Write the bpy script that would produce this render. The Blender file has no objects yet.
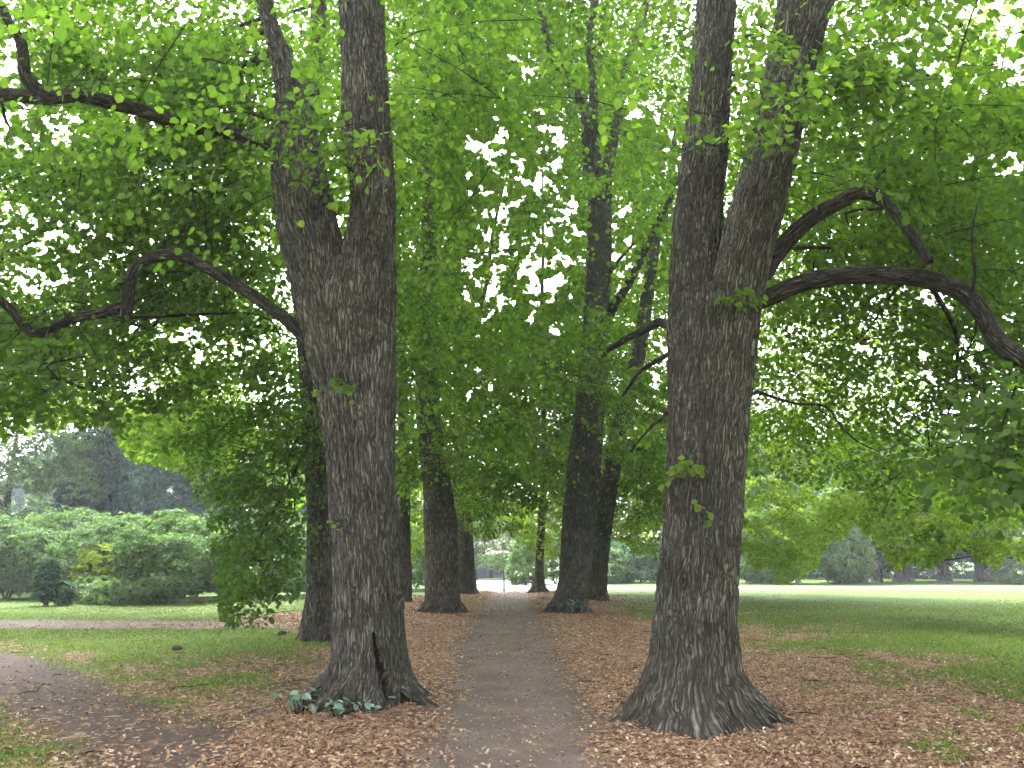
import bpy, math, random
import numpy as np
from mathutils import Vector

random.seed(7)
rng = np.random.default_rng(11)
R = math.radians

# ------------------------------------------------------------------ camera, sky, light
SC = bpy.context.scene
COL = SC.collection
F, CXP, CYP, W, H = 760.0, 512.0, 384.0, 1024, 768
PITCH = R(13.04)
CAMZ = 1.6
cp, sp = math.cos(PITCH), math.sin(PITCH)

cam_d = bpy.data.cameras.new("camera")
cam = bpy.data.objects.new("camera", cam_d)
COL.objects.link(cam)
cam.location = (0, 0, CAMZ)
cam.rotation_euler = (R(90) + PITCH, 0, 0)
cam_d.sensor_width = 36
cam_d.lens = 36 * F / 1024
cam_d.clip_start = 0.05
cam_d.clip_end = 3000
SC.camera = cam

SUN_EL, SUN_AZ = R(58), R(-25)      # azimuth from +Y towards +X
world = bpy.data.worlds.new("World")
SC.world = world
world.use_nodes = True
wn = world.node_tree.nodes; wl = world.node_tree.links
wn.clear()
wo = wn.new("ShaderNodeOutputWorld"); wb = wn.new("ShaderNodeBackground")
sky = wn.new("ShaderNodeTexSky"); sky.sky_type = 'NISHITA'; sky.sun_disc = False
sky.sun_elevation = SUN_EL; sky.sun_rotation = SUN_AZ
sky.air_density = 1.0; sky.dust_density = 5.0; sky.ozone_density = 1.0
bw = wn.new("ShaderNodeRGBToBW")
tint = wn.new("ShaderNodeMix"); tint.data_type = 'RGBA'; tint.blend_type = 'MULTIPLY'
tint.inputs[0].default_value = 1.0
tint.inputs[7].default_value = (0.97, 0.985, 1.06, 1)
mx = wn.new("ShaderNodeMix"); mx.data_type = 'RGBA'; mx.inputs[0].default_value = 0.90
tc = wn.new("ShaderNodeTexCoord"); nz = wn.new("ShaderNodeTexNoise")
nz.inputs['Scale'].default_value = 3.0; nz.inputs['Detail'].default_value = 6
mr = wn.new("ShaderNodeMapRange"); mr.inputs[1].default_value = 0.3; mr.inputs[2].default_value = 0.7
mr.inputs[3].default_value = 0.85; mr.inputs[4].default_value = 1.25
cm = wn.new("ShaderNodeMix"); cm.data_type = 'RGBA'; cm.blend_type = 'MULTIPLY'; cm.inputs[0].default_value = 1.0
wl.new(tc.outputs['Generated'], nz.inputs['Vector']); wl.new(nz.outputs[0], mr.inputs[0])
wl.new(sky.outputs[0], bw.inputs[0]); wl.new(bw.outputs[0], tint.inputs[6])
wl.new(sky.outputs[0], mx.inputs[6]); wl.new(tint.outputs[2], mx.inputs[7])
wl.new(mx.outputs[2], cm.inputs[6]); wl.new(mr.outputs[0], cm.inputs[7])
wl.new(cm.outputs[2], wb.inputs[0]); wl.new(wb.outputs[0], wo.inputs[0])
wb.inputs[1].default_value = 0.15

sun_d = bpy.data.lights.new("sun", 'SUN'); sun_d.energy = 1.3; sun_d.angle = R(25)
sun_d.color = (1.0, 0.97, 0.92)
sun = bpy.data.objects.new("sun", sun_d); COL.objects.link(sun)
sdir = Vector((math.sin(SUN_AZ) * math.cos(SUN_EL), math.cos(SUN_AZ) * math.cos(SUN_EL), math.sin(SUN_EL)))
sun.rotation_euler = sdir.to_track_quat('Z', 'Y').to_euler()

vs = SC.view_settings
vs.view_transform = 'Standard'; vs.look = 'None'; vs.gamma = 1.0; vs.use_curve_mapping = False
vs.exposure = 3.5
SC.cycles.max_bounces = 8; SC.cycles.diffuse_bounces = 5; SC.cycles.transmission_bounces = 5
SC.cycles.glossy_bounces = 2; SC.cycles.transparent_max_bounces = 6; SC.cycles.volume_bounces = 0
SC.cycles.use_denoising = True
SC.cycles.use_adaptive_sampling = True; SC.cycles.adaptive_threshold = 0.035

# ------------------------------------------------------------------ helpers
def at(px, py, Y):
    a = (px - CXP) / F; b = (CYP - py) / F
    dy = cp - b * sp; dz = sp + b * cp
    k = Y / dy
    return np.array([a * k, Y, CAMZ + dz * k])

def proj(P):
    P = np.atleast_2d(P)
    y = P[:, 1]; z = P[:, 2] - CAMZ
    zc = y * cp + z * sp; u = -y * sp + z * cp
    zs = np.where(zc > 0.2, zc, 0.2)
    return CXP + F * P[:, 0] / zs, CYP - F * u / zs, zc

def _hash(ix, iy, iz):
    h = (ix * 374761393 + iy * 668265263 + iz * 1440662683) & 0xFFFFFFFF
    h = ((h ^ (h >> 13)) * 1274126177) & 0xFFFFFFFF
    return ((h ^ (h >> 16)) & 0xFFFF) / 65535.0

def vnoise(P):
    """value noise, 0..1"""
    P = np.asarray(P, float)
    i = np.floor(P).astype(np.int64); f = P - i
    f = f * f * (3 - 2 * f)
    r = 0
    for dx in (0, 1):
        for dy in (0, 1):
            for dz in (0, 1):
                w = (f[..., 0] if dx else 1 - f[..., 0]) * (f[..., 1] if dy else 1 - f[..., 1]) * (f[..., 2] if dz else 1 - f[..., 2])
                r = r + w * _hash(i[..., 0] + dx, i[..., 1] + dy, i[..., 2] + dz)
    return r

def fbm(P, oct=3):
    P = np.asarray(P, float); s = 0; a = 1; t = 0
    for k in range(oct):
        s = s + a * vnoise(P * (2 ** k) + 17.3 * k); t += a; a *= 0.5
    return s / t

def n2(X, Y, sc, seed=0.0, oct=3):
    return fbm(np.stack([X * sc, Y * sc, np.full_like(X, seed)], -1), oct)

def mesh_from(name, verts, faces_list, attrs=None, smooth=False):
    """faces_list: list of int arrays (n,k)"""
    me = bpy.data.meshes.new(name)
    verts = np.asarray(verts, np.float32)
    me.vertices.add(len(verts)); me.vertices.foreach_set("co", verts.ravel())
    loops = np.concatenate([f.ravel() for f in faces_list]).astype(np.int32)
    tot = np.concatenate([np.full(len(f), f.shape[1]) for f in faces_list]).astype(np.int32)
    start = np.concatenate([[0], np.cumsum(tot)[:-1]]).astype(np.int32)
    me.loops.add(len(loops)); me.loops.foreach_set("vertex_index", loops)
    me.polygons.add(len(tot)); me.polygons.foreach_set("loop_start", start)
    me.polygons.foreach_set("use_smooth", np.full(len(tot), smooth))
    for (an, typ, dom, data) in (attrs or []):
        a = me.attributes.new(an, typ, dom)
        key = {'FLOAT': 'value', 'FLOAT_VECTOR': 'vector', 'FLOAT_COLOR': 'color'}[typ]
        a.data.foreach_set(key, np.asarray(data, np.float32).ravel())
    me.update(calc_edges=True)
    return me

def link(name, me, mat, parent=None):
    o = bpy.data.objects.new(name, me); COL.objects.link(o)
    if mat is not None and len(me.materials) == 0: me.materials.append(mat)
    if parent is not None: o.parent = parent
    return o

def tag(o, label=None, cat=None, group=None, kind=None):
    if label: o['label'] = label
    if cat: o['category'] = cat
    if group: o['group'] = group
    if kind: o['kind'] = kind
    return o

def empty(name, loc):
    o = bpy.data.objects.new(name, None); COL.objects.link(o); o.location = loc
    o.empty_display_size = 0.3
    return o

def parts_under(root, o):
    """geometry was built in world space: keep it there under its root"""
    o.parent = root
    o.location = -Vector(root.location)

# ------------------------------------------------------------------ materials
def new_mat(name):
    m = bpy.data.materials.new(name); m.use_nodes = True
    nt = m.node_tree; nt.nodes.clear()
    return m, nt.nodes, nt.links

def N(nodes, t, **kw):
    n = nodes.new(t)
    for k, v in kw.items(): setattr(n, k, v)
    return n

def ramp(nodes, stops):
    r = nodes.new("ShaderNodeValToRGB")
    e = r.color_ramp.elements
    while len(e) < len(stops): e.new(0.5)
    for i, (p, c) in enumerate(stops):
        e[i].position = p; e[i].color = (*c, 1)
    return r

def mixc(nodes, links, fac, a, b, blend='MIX'):
    m = nodes.new("ShaderNodeMix"); m.data_type = 'RGBA'; m.blend_type = blend
    for sock, v in ((0, fac), (6, a), (7, b)):
        if isinstance(v, (int, float)): m.inputs[sock].default_value = v
        elif isinstance(v, tuple): m.inputs[sock].default_value = (*v, 1)
        else: links.new(v, m.inputs[sock])
    return m.outputs[2]

def leaf_mat(name, dark, mid, light, trans=0.5, tcol=(1.25, 1.35, 0.55), gloss=0.008):
    m, n, l = new_mat(name)
    at_ = N(n, "ShaderNodeAttribute", attribute_name="rnd")
    rp = ramp(n, [(0.0, dark), (0.5, mid), (1.0, light)])
    l.new(at_.outputs['Fac'], rp.inputs[0])
    col = rp.outputs[0]
    d = N(n, "ShaderNodeBsdfDiffuse"); l.new(col, d.inputs[0])
    t = N(n, "ShaderNodeBsdfTranslucent")
    l.new(mixc(n, l, 1.0, col, tcol, 'MULTIPLY'), t.inputs[0])
    ms = N(n, "ShaderNodeMixShader"); ms.inputs[0].default_value = trans
    l.new(d.outputs[0], ms.inputs[1]); l.new(t.outputs[0], ms.inputs[2])
    g = N(n, "ShaderNodeBsdfGlossy"); g.inputs['Roughness'].default_value = 0.45
    g.inputs[0].default_value = (0.9, 0.95, 1.0, 1)
    m2 = N(n, "ShaderNodeMixShader"); m2.inputs[0].default_value = gloss
    l.new(ms.outputs[0], m2.inputs[1]); l.new(g.outputs[0], m2.inputs[2])
    o = N(n, "ShaderNodeOutputMaterial"); l.new(m2.outputs[0], o.inputs[0])
    return m

def bark_mat(name, c_dark, c_mid, c_light, fine=1.0):
    m, n, l = new_mat(name)
    a = N(n, "ShaderNodeAttribute", attribute_name="bk")
    mp = N(n, "ShaderNodeMapping"); mp.inputs['Scale'].default_value = (1, 1, 0.14)
    l.new(a.outputs['Vector'], mp.inputs[0])
    n1 = N(n, "ShaderNodeTexNoise"); n1.inputs['Scale'].default_value = 38 * fine; n1.inputs['Detail'].default_value = 5
    n1.inputs['Distortion'].default_value = 0.4
    l.new(mp.outputs[0], n1.inputs['Vector'])
    n2_ = N(n, "ShaderNodeTexNoise"); n2_.inputs['Scale'].default_value = 2.2; n2_.inputs['Detail'].default_value = 4
    l.new(a.outputs['Vector'], n2_.inputs['Vector'])
    rp = ramp(n, [(0.36, c_dark), (0.50, c_mid), (0.64, c_light)])
    l.new(n1.outputs[0], rp.inputs[0])
    mpv = N(n, "ShaderNodeMapping"); mpv.inputs['Scale'].default_value = (1, 1, 0.065)
    wn_ = N(n, "ShaderNodeTexNoise"); wn_.inputs['Scale'].default_value = 5; wn_.inputs['Detail'].default_value = 2
    l.new(a.outputs['Vector'], wn_.inputs['Vector'])
    wm = N(n, "ShaderNodeVectorMath", operation='MULTIPLY_ADD'); wm.inputs[1].default_value = (0.10, 0.10, 0.3)
    l.new(wn_.outputs[1], wm.inputs[0]); l.new(a.outputs['Vector'], wm.inputs[2]); l.new(wm.outputs[0], mpv.inputs[0])
    vr = N(n, "ShaderNodeTexVoronoi", feature='DISTANCE_TO_EDGE'); vr.inputs['Scale'].default_value = 36 * fine
    l.new(mpv.outputs[0], vr.inputs['Vector'])
    fis = N(n, "ShaderNodeMapRange"); fis.inputs[1].default_value = 0.02; fis.inputs[2].default_value = 0.26; l.new(vr.outputs[0], fis.inputs[0])
    hgt = N(n, "ShaderNodeMath", operation='MULTIPLY_ADD'); hgt.inputs[1].default_value = 0.35; l.new(n1.outputs[0], hgt.inputs[0]); l.new(fis.outputs[0], hgt.inputs[2])
    # patchy weathering
    rp2 = ramp(n, [(0.35, (0.62, 0.6, 0.58)), (0.65, (1.25, 1.22, 1.15))])
    l.new(n2_.outputs[0], rp2.inputs[0])
    col = mixc(n, l, 1.0, rp.outputs[0], rp2.outputs[0], 'MULTIPLY')
    fm = N(n, "ShaderNodeMapRange"); fm.inputs[3].default_value = 0.30; fm.inputs[4].default_value = 1.2; l.new(fis.outputs[0], fm.inputs[0])  # fissure shade multiplied into the bark colour
    col = mixc(n, l, 1.0, col, fm.outputs[0], 'MULTIPLY')
    # algae, wet stain from per-vertex masks; crevice shade put into the colour too
    msk = N(n, "ShaderNodeAttribute", attribute_name="msk")
    sep = N(n, "ShaderNodeSeparateColor"); l.new(msk.outputs['Color'], sep.inputs[0])
    n3 = N(n, "ShaderNodeTexNoise"); n3.inputs['Scale'].default_value = 14; n3.inputs['Detail'].default_value = 3
    l.new(a.outputs['Vector'], n3.inputs['Vector'])
    mr_ = N(n, "ShaderNodeMapRange"); mr_.inputs[1].default_value = 0.3; mr_.inputs[2].default_value = 0.65
    l.new(n3.outputs[0], mr_.inputs[0])
    mm = N(n, "ShaderNodeMath", operation='MULTIPLY'); l.new(sep.outputs[0], mm.inputs[0]); l.new(mr_.outputs[0], mm.inputs[1])
    alg = mixc(n, l, 1.0, (0.082, 0.094, 0.054), fm.outputs[0], 'MULTIPLY'); col = mixc(n, l, mm.outputs[0], col, alg)
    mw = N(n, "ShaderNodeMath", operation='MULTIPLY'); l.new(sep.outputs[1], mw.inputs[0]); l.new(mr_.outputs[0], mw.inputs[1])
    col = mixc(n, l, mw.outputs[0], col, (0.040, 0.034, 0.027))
    b = N(n, "ShaderNodeBsdfPrincipled"); b.inputs['Roughness'].default_value = 0.92
    b.inputs['Specular IOR Level'].default_value = 0.15
    l.new(col, b.inputs['Base Color'])
    bp = N(n, "ShaderNodeBump"); bp.inputs['Strength'].default_value = 0.9; bp.inputs['Distance'].default_value = 0.03
    l.new(hgt.outputs[0], bp.inputs['Height']); l.new(bp.outputs[0], b.inputs['Normal'])
    o = N(n, "ShaderNodeOutputMaterial"); l.new(b.outputs[0], o.inputs[0])
    return m

def simple_mat(name, col, rough=0.7, noise=0.15, scale=4.0, metal=0.0):
    m, n, l = new_mat(name)
    t = N(n, "ShaderNodeTexCoord"); nn = N(n, "ShaderNodeTexNoise"); nn.inputs['Scale'].default_value = scale
    nn.inputs['Detail'].default_value = 5
    l.new(t.outputs['Object'], nn.inputs['Vector'])
    a = tuple(c * (1 - noise) for c in col); b_ = tuple(min(1, c * (1 + noise)) for c in col)
    rp = ramp(n, [(0.3, a), (0.7, b_)]); l.new(nn.outputs[0], rp.inputs[0])
    b = N(n, "ShaderNodeBsdfPrincipled"); b.inputs['Roughness'].default_value = rough; b.inputs['Metallic'].default_value = metal
    l.new(rp.outputs[0], b.inputs['Base Color'])
    o = N(n, "ShaderNodeOutputMaterial"); l.new(b.outputs[0], o.inputs[0])
    return m

M = {}
M['lime'] = leaf_mat('lime_leaves', (0.038, 0.072, 0.014), (0.078, 0.134, 0.022), (0.15, 0.22, 0.034), 0.60, (1.55, 1.85, 0.70))
M['lime_lit'] = leaf_mat('lit_lime_leaves', (0.07, 0.118, 0.018), (0.135, 0.20, 0.026), (0.225, 0.29, 0.04), 0.62, (1.75, 1.9, 0.70))  # same lime leaves, brighter: open light put into the leaf colour
M['pale'] = leaf_mat('pale_shrub_leaves', (0.058, 0.110, 0.038), (0.105, 0.180, 0.058), (0.17, 0.255, 0.088), 0.38, (1.1, 1.2, 0.7), 0.015)
M['blue'] = leaf_mat('blue_conifer_needles', (0.014, 0.046, 0.040), (0.030, 0.085, 0.070), (0.06, 0.14, 0.11), 0.25, (1, 1.1, 0.8), 0.015)
M['darkgreen'] = leaf_mat('dark_shrub_leaves', (0.018, 0.045, 0.020), (0.035, 0.08, 0.033), (0.07, 0.13, 0.05), 0.3, (1, 1.2, 0.6), 0.015)
M['yellow'] = leaf_mat('yellow_shrub_leaves', (0.13, 0.19, 0.02), (0.24, 0.30, 0.03), (0.38, 0.40, 0.06), 0.45)
M['bark'] = bark_mat('lime_bark', (0.070, 0.064, 0.052), (0.122, 0.115, 0.094), (0.195, 0.184, 0.155))
M['limb'] = bark_mat('limb_bark', (0.030, 0.027, 0.021), (0.056, 0.052, 0.041), (0.098, 0.092, 0.074))
M['twig'] = bark_mat('twig_bark', (0.022, 0.019, 0.016), (0.045, 0.04, 0.034), (0.08, 0.07, 0.06))
M['farbark'] = bark_mat('far_bark', (0.05, 0.04, 0.033), (0.11, 0.095, 0.08), (0.2, 0.17, 0.15), 0.4)
M['palebark'] = bark_mat('pale_bark', (0.18, 0.15, 0.15), (0.38, 0.33, 0.33), (0.55, 0.5, 0.5), 0.4)

# ------------------------------------------------------------------ tubes / trunks
class TubeSet:
    def __init__(s): s.v = []; s.q = []; s.bk = []; s.mk = []; s.n = 0
    def add(s, V, Q, BK, MK):
        s.v.append(V); s.q.append(Q + s.n); s.bk.append(BK); s.mk.append(MK); s.n += len(V)
    def build(s, name, mat, smooth=True):
        V = np.concatenate(s.v)
        me = mesh_from(name, V, [np.concatenate(s.q)],
                       [("bk", 'FLOAT_VECTOR', 'POINT', np.concatenate(s.bk)), ("msk", 'FLOAT_COLOR', 'POINT', np.concatenate(s.mk))], smooth)
        return link(name, me, mat)

def smooth_path(pts, rad, step):
    """Catmull-Rom through pts"""
    pts = np.asarray(pts, float); rad = np.asarray(rad, float)
    P = np.vstack([2 * pts[0] - pts[1], pts, 2 * pts[-1] - pts[-2]])
    op, orr = [], []
    for i in range(len(pts) - 1):
        p0, p1, p2, p3 = P[i], P[i + 1], P[i + 2], P[i + 3]
        n = max(2, int(np.linalg.norm(p2 - p1) / step))
        t = np.linspace(0, 1, n, endpoint=False)[:, None]
        op.append(0.5 * ((2 * p1) + (-p0 + p2) * t + (2 * p0 - 5 * p1 + 4 * p2 - p3) * t ** 2 + (-p0 + 3 * p1 - 3 * p2 + p3) * t ** 3))
        orr.append(rad[i] * (1 - t[:, 0]) + rad[i + 1] * t[:, 0])
    op.append(pts[-1:]); orr.append(rad[-1:])
    return np.vstack(op), np.concatenate(orr)

def tube(pts, rad, nseg=8, step=0.3, bark=0.0, lump=0.0, lobes=None, seed=0.0, flat_rings=False, carve=None, mask=None, raw=False):
    if raw: C, r = np.asarray(pts, float), np.asarray(rad, float)
    else: C, r = smooth_path(pts, rad, step)
    n = len(C)
    T = np.gradient(C, axis=0); T /= np.linalg.norm(T, axis=1)[:, None] + 1e-9
    s = np.concatenate([[0], np.cumsum(np.linalg.norm(np.diff(C, axis=0), axis=1))])
    if flat_rings:
        U = np.tile([1.0, 0, 0], (n, 1)); V_ = np.tile([0, 1.0, 0], (n, 1))
    else:
        U = np.zeros((n, 3)); ref = np.array([1.0, 0, 0]) if abs(T[0, 0]) < 0.8 else np.array([0, 0, 1.0])
        u = ref - T[0] * ref.dot(T[0]); u /= np.linalg.norm(u)
        for i in range(n):
            u = u - T[i] * u.dot(T[i]); u /= np.linalg.norm(u); U[i] = u
        V_ = np.cross(T, U)
    th = np.linspace(0, 2 * math.pi, nseg, endpoint=False)
    TH, S = np.meshgrid(th, s); RR = np.repeat(r[:, None], nseg, 1)
    rb = float(np.percentile(r, 40)) if lobes is not None else np.maximum(RR, 0.03)
    bk = np.stack([np.cos(TH) * rb + seed, np.sin(TH) * rb, S], -1)
    rad2 = RR.copy()
    crev = np.zeros_like(RR)
    if lobes is not None: rad2 = rad2 * lobes(TH, C[:, 2][:, None] + 0 * TH)
    if lump: rad2 = rad2 + lump * (fbm(bk * np.array([3.2, 3.2, 0.7]), 3) - 0.5) * 2 * np.minimum(1, RR / 0.3)
    if bark:
        q = bk * np.array([26, 26, 3.0]); q = q + 1.3 * (vnoise(bk * np.array([6, 6, 2.5]))[..., None] - 0.5)
        rd = 1 - np.abs(2 * vnoise(q) - 1); rd2 = 1 - np.abs(2 * vnoise(q * 2.1 + 5) - 1)
        rdg = 0.7 * rd + 0.3 * rd2
        rad2 = rad2 - bark * (rdg ** 1.6) * 1.6
        crev = np.clip(rdg * 1.5 - 0.6, 0, 1)
    P = C[:, None, :] + (np.cos(TH) * rad2)[..., None] * U[:, None, :] + (np.sin(TH) * rad2)[..., None] * V_[:, None, :]
    mk = np.zeros(P.shape[:2] + (4,)); mk[..., 3] = 1
    mk[..., 1] = crev * 0.7  # crevice shade painted through the stain channel
    if mask is not None:
        g, w = mask(P, TH, S); mk[..., 0] = g; mk[..., 1] = np.clip(mk[..., 1] + w, 0, 1)
    if carve is not None:
        dpt = carve(P)
        inward = C[:, None, :] - P; inward /= np.linalg.norm(inward, axis=-1)[..., None] + 1e-9
        P = P + inward * dpt[..., None]
        mk[..., 1] = np.clip(mk[..., 1] + dpt * 9, 0, 1); mk[..., 0] *= (dpt < 0.02)  # carved slit darkens with depth, its shade put into the colour
    i = np.arange(n - 1)[:, None] * nseg; j = np.arange(nseg)[None, :]; j2 = (j + 1) % nseg
    Q = np.stack([i + j, i + j2, i + nseg + j2, i + nseg + j], -1).reshape(-1, 4)
    return P.reshape(-1, 3), Q, bk.reshape(-1, 3), mk.reshape(-1, 4)

def lobe_fn(seed, amp, hs=0.35, k=6):
    r_ = np.random.default_rng(seed)
    ang = np.sort(r_.uniform(0, 2 * math.pi, k)); wd = r_.uniform(0.14, 0.30, k); am = r_.uniform(0.5, 1.0, k)
    def f(TH, Z):
        g = np.zeros_like(TH)
        for a, w, m_ in zip(ang, wd, am):
            d = (TH - a + math.pi) % (2 * math.pi) - math.pi
            g = g + m_ * np.exp(-(d / w) ** 2)
        g = g - 0.45
        return 1 + amp * g * np.exp(-np.clip(Z, 0, None) / hs) + 0.05 * np.cos(3 * TH + seed) + 0.04 * g * np.exp(-np.clip(Z, 0, None) / 2.5)
    return f

def stem_px(rows, Y, yz=None):
    """rows of (py, xl, xr) -> 3D centres and radii in the plane at depth Y (Y may drift with height)"""
    P, r = [], []
    for k, (py, xl, xr) in enumerate(rows):
        yy = Y if yz is None else Y + yz * k / (len(rows) - 1)
        c = at((xl + xr) / 2, py, yy); _, _, zc = proj(c)
        P.append(c); r.append((xr - xl) / 2 / F * float(zc[0]))
    return np.array(P), np.array(r)

# ------------------------------------------------------------------ leaves
HEX = np.array([[0, 0, 0], [-.40, .20, .05], [-.40, .62, .03], [0, 1.0, -.10], [.40, .62, .03], [.40, .20, .05]])
HEXQ = np.array([[0, 3, 2, 1], [0, 5, 4, 3]])
OCT = np.array([[0, .06, 0], [-.22, -.02, .03], [-.46, .22, .07], [-.42, .55, .05], [-.2, .85, -.01], [0, 1.08, -.12],
                [.2, .85, -.01], [.42, .55, .05], [.46, .22, .07], [.22, -.02, .03]])
OCTQ = [np.array([[0, 5, 4, 3, 2, 1], [0, 9, 8, 7, 6, 5]])]
KITE = np.array([[0, 0, 0], [-.42, .45, .06], [0, 1.0, -.06], [.42, .45, .06]])
KITEQ = np.array([[0, 3, 2, 1]])
TEMPL = {'hex': (HEX, HEXQ), 'oct': (OCT, OCTQ[0]), 'kite': (KITE, KITEQ)}

def rot_from(yaw, pitch, roll):
    """local +Y is forward; returns (n,3,3)"""
    cy, sy = np.cos(yaw), np.sin(yaw); cpi, spi = np.cos(pitch), np.sin(pitch); cr, sr = np.cos(roll), np.sin(roll)
    z = np.zeros_like(yaw); o = np.ones_like(yaw)
    Rz = np.stack([cy, -sy, z, sy, cy, z, z, z, o], -1).reshape(-1, 3, 3)
    Rx = np.stack([o, z, z, z, cpi, -spi, z, spi, cpi], -1).reshape(-1, 3, 3)
    Ry = np.stack([cr, z, sr, z, o, z, -sr, z, cr], -1).reshape(-1, 3, 3)
    return Rz @ Rx @ Ry

def make_spray(seed, nleaf=44, L=1.0):
    """flat drooping lime spray: leaves on side twigs, in local frame forward = +Y"""
    r_ = np.random.default_rng(seed)
    nt = 9; pos, yaw, pit, rol, sz = [], [], [], [], []
    per = nleaf // nt
    for k in range(nt):
        t = (k + 0.5) / nt
        side = 1 if k % 2 else -1
        base = np.array([0, t * L, -0.12 * t * t])
        ln = 0.55 * (1 - 0.65 * t) * r_.uniform(0.7, 1.1) if k < nt - 1 else 0.22
        a = side * R(r_.uniform(38, 62)) if k < nt - 1 else 0.0
        d = np.array([math.sin(-a), math.cos(a), -0.12])
        for j in range(per):
            q = (j + 0.6) / per
            p = base + d * ln * q + np.array([r_.normal(0, .03), r_.normal(0, .03), r_.normal(0, .045) - 0.05 * q * q])
            pos.append(p)
            yaw.append(a + (1 if j % 2 else -1) * R(r_.uniform(25, 60)))
            pit.append(R(r_.normal(-24, 22))); rol.append(R(r_.normal(0, 24))); sz.append(r_.uniform(0.7, 1.15))
    return np.array(pos), rot_from(np.array(yaw), np.array(pit), np.array(rol)), np.array(sz)
SPRAYS = [make_spray(100 + i) for i in range(8)]

GAPS = [(540, 280, 16, 42, 1), (552, 335, 10, 14, .9), (503, 296, 12, 10, .9), (473, 379, 9, 14, .9), (522, 63, 11, 16, .95),
        (500, 123, 16, 16, .97), (543, 190, 13, 20, .97), (515, 165, 45, 70, .22), (640, 107, 16, 10, .85), (413, 100, 5, 6, .9),
        (660, 336, 11, 16, .9), (647, 373, 8, 14, .85), (30, 128, 48, 20, .9), (20, 215, 40, 12, .6), (95, 250, 60, 18, .5),
        (200, 335, 20, 20, .92), (108, 46, 11, 8, .9), (127, 73, 8, 6, .9), (195, 10, 14, 8, .8),
        (18, 60, 24, 30, .6), (165, 328, 30, 8, .7), (252, 350, 24, 12, .6), (990, 75, 42, 18, .95), (1005, 15, 30, 16, .85),
        (1000, 165, 30, 12, .8), (920, 60, 25, 20, .8), (966, 350, 14, 16, .8), (922, 365, 12, 7, .8),
        (1002, 316, 10, 9, .9), (935, 300, 14, 8, .8), (485, 250, 18, 50, .25), (620, 250, 18, 40, .25), (145, 110, 10, 8, .6),
        (560, 240, 20, 40, .3), (355, 330, 1, 1, 0), (665, 150, 10, 25, .5), (35, 280, 40, 12, .5), (810, 160, 1, 1, 0)]
BOT = np.array([(-200, 440), (0, 428), (40, 440), (100, 432), (130, 470), (185, 480), (205, 500), (222, 600), (240, 650), (262, 615), (300, 575), (338, 570),
                (410, 560), (430, 545), (475, 542), (505, 552), (540, 566), (560, 545), (600, 548), (660, 552), (738, 548), (752, 540), (768, 562), (790, 584), (815, 578), (836, 545), (856, 528), (874, 534), (890, 550), (905, 568), (940, 582), (970, 570), (1000, 574), (1024, 566), (1250, 575)], float)

SIL = []            # silhouettes kept clear: (polyline px,py,halfwidth, depth, keep probability)
def add_sil(P, r, keep=0.03, grow=1.0):
    px, py, zc = proj(P)
    SIL.append((px, py, np.asarray(r) / zc * F * grow, P[:, 1].copy(), keep))

def sil_keep(px, py, Y):
    """probability to keep a leaf in front of a trunk/limb"""
    k = np.ones(len(px))
    for (sx, sy, hw, dep, keep) in SIL:
        x0, x1 = sx.min() - hw.max(), sx.max() + hw.max(); y0, y1 = sy.min() - hw.max(), sy.max() + hw.max()
        cand = np.where((px > x0) & (px < x1) & (py > y0) & (py < y1))[0]
        if len(cand) == 0: continue
        cx, cy = px[cand], py[cand]; hit = np.zeros(len(cand), bool)
        for i in range(len(sx) - 1):
            ax, ay, bx, by = sx[i], sy[i], sx[i + 1], sy[i + 1]
            dx, dy = bx - ax, by - ay; L2 = dx * dx + dy * dy + 1e-6
            t = np.clip(((cx - ax) * dx + (cy - ay) * dy) / L2, 0, 1)
            dist = np.hypot(cx - ax - t * dx, cy - ay - t * dy)
            hit |= (dist < hw[i] * (1 - t) + hw[i + 1] * t) & (Y[cand] < dep[i] * (1 - t) + dep[i + 1] * t)
        k[cand[hit]] = np.minimum(k[cand[hit]], keep)
    return k

ALLOW = [(215, 128, 55, 18), (255, 140, 25, 20), (330, 150, 60, 36), (350, 175, 40, 26), (300, 105, 26, 22), (735, 140, 55, 22), (800, 95, 55, 28), (690, 130, 30, 12),
         (760, 45, 30, 18), (595, 355, 34, 26), (590, 330, 22, 18), (600, 183, 16, 12), (620, 420, 26, 40), (610, 380, 40, 22), (320, 470, 26, 80), (300, 420, 26, 60),
         (430, 330, 40, 70), (465, 420, 30, 80), (640, 60, 30, 40), (560, 70, 14, 20), (575, 20, 14, 14), (900, 278, 10, 9), (945, 282, 9, 8)]

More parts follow.
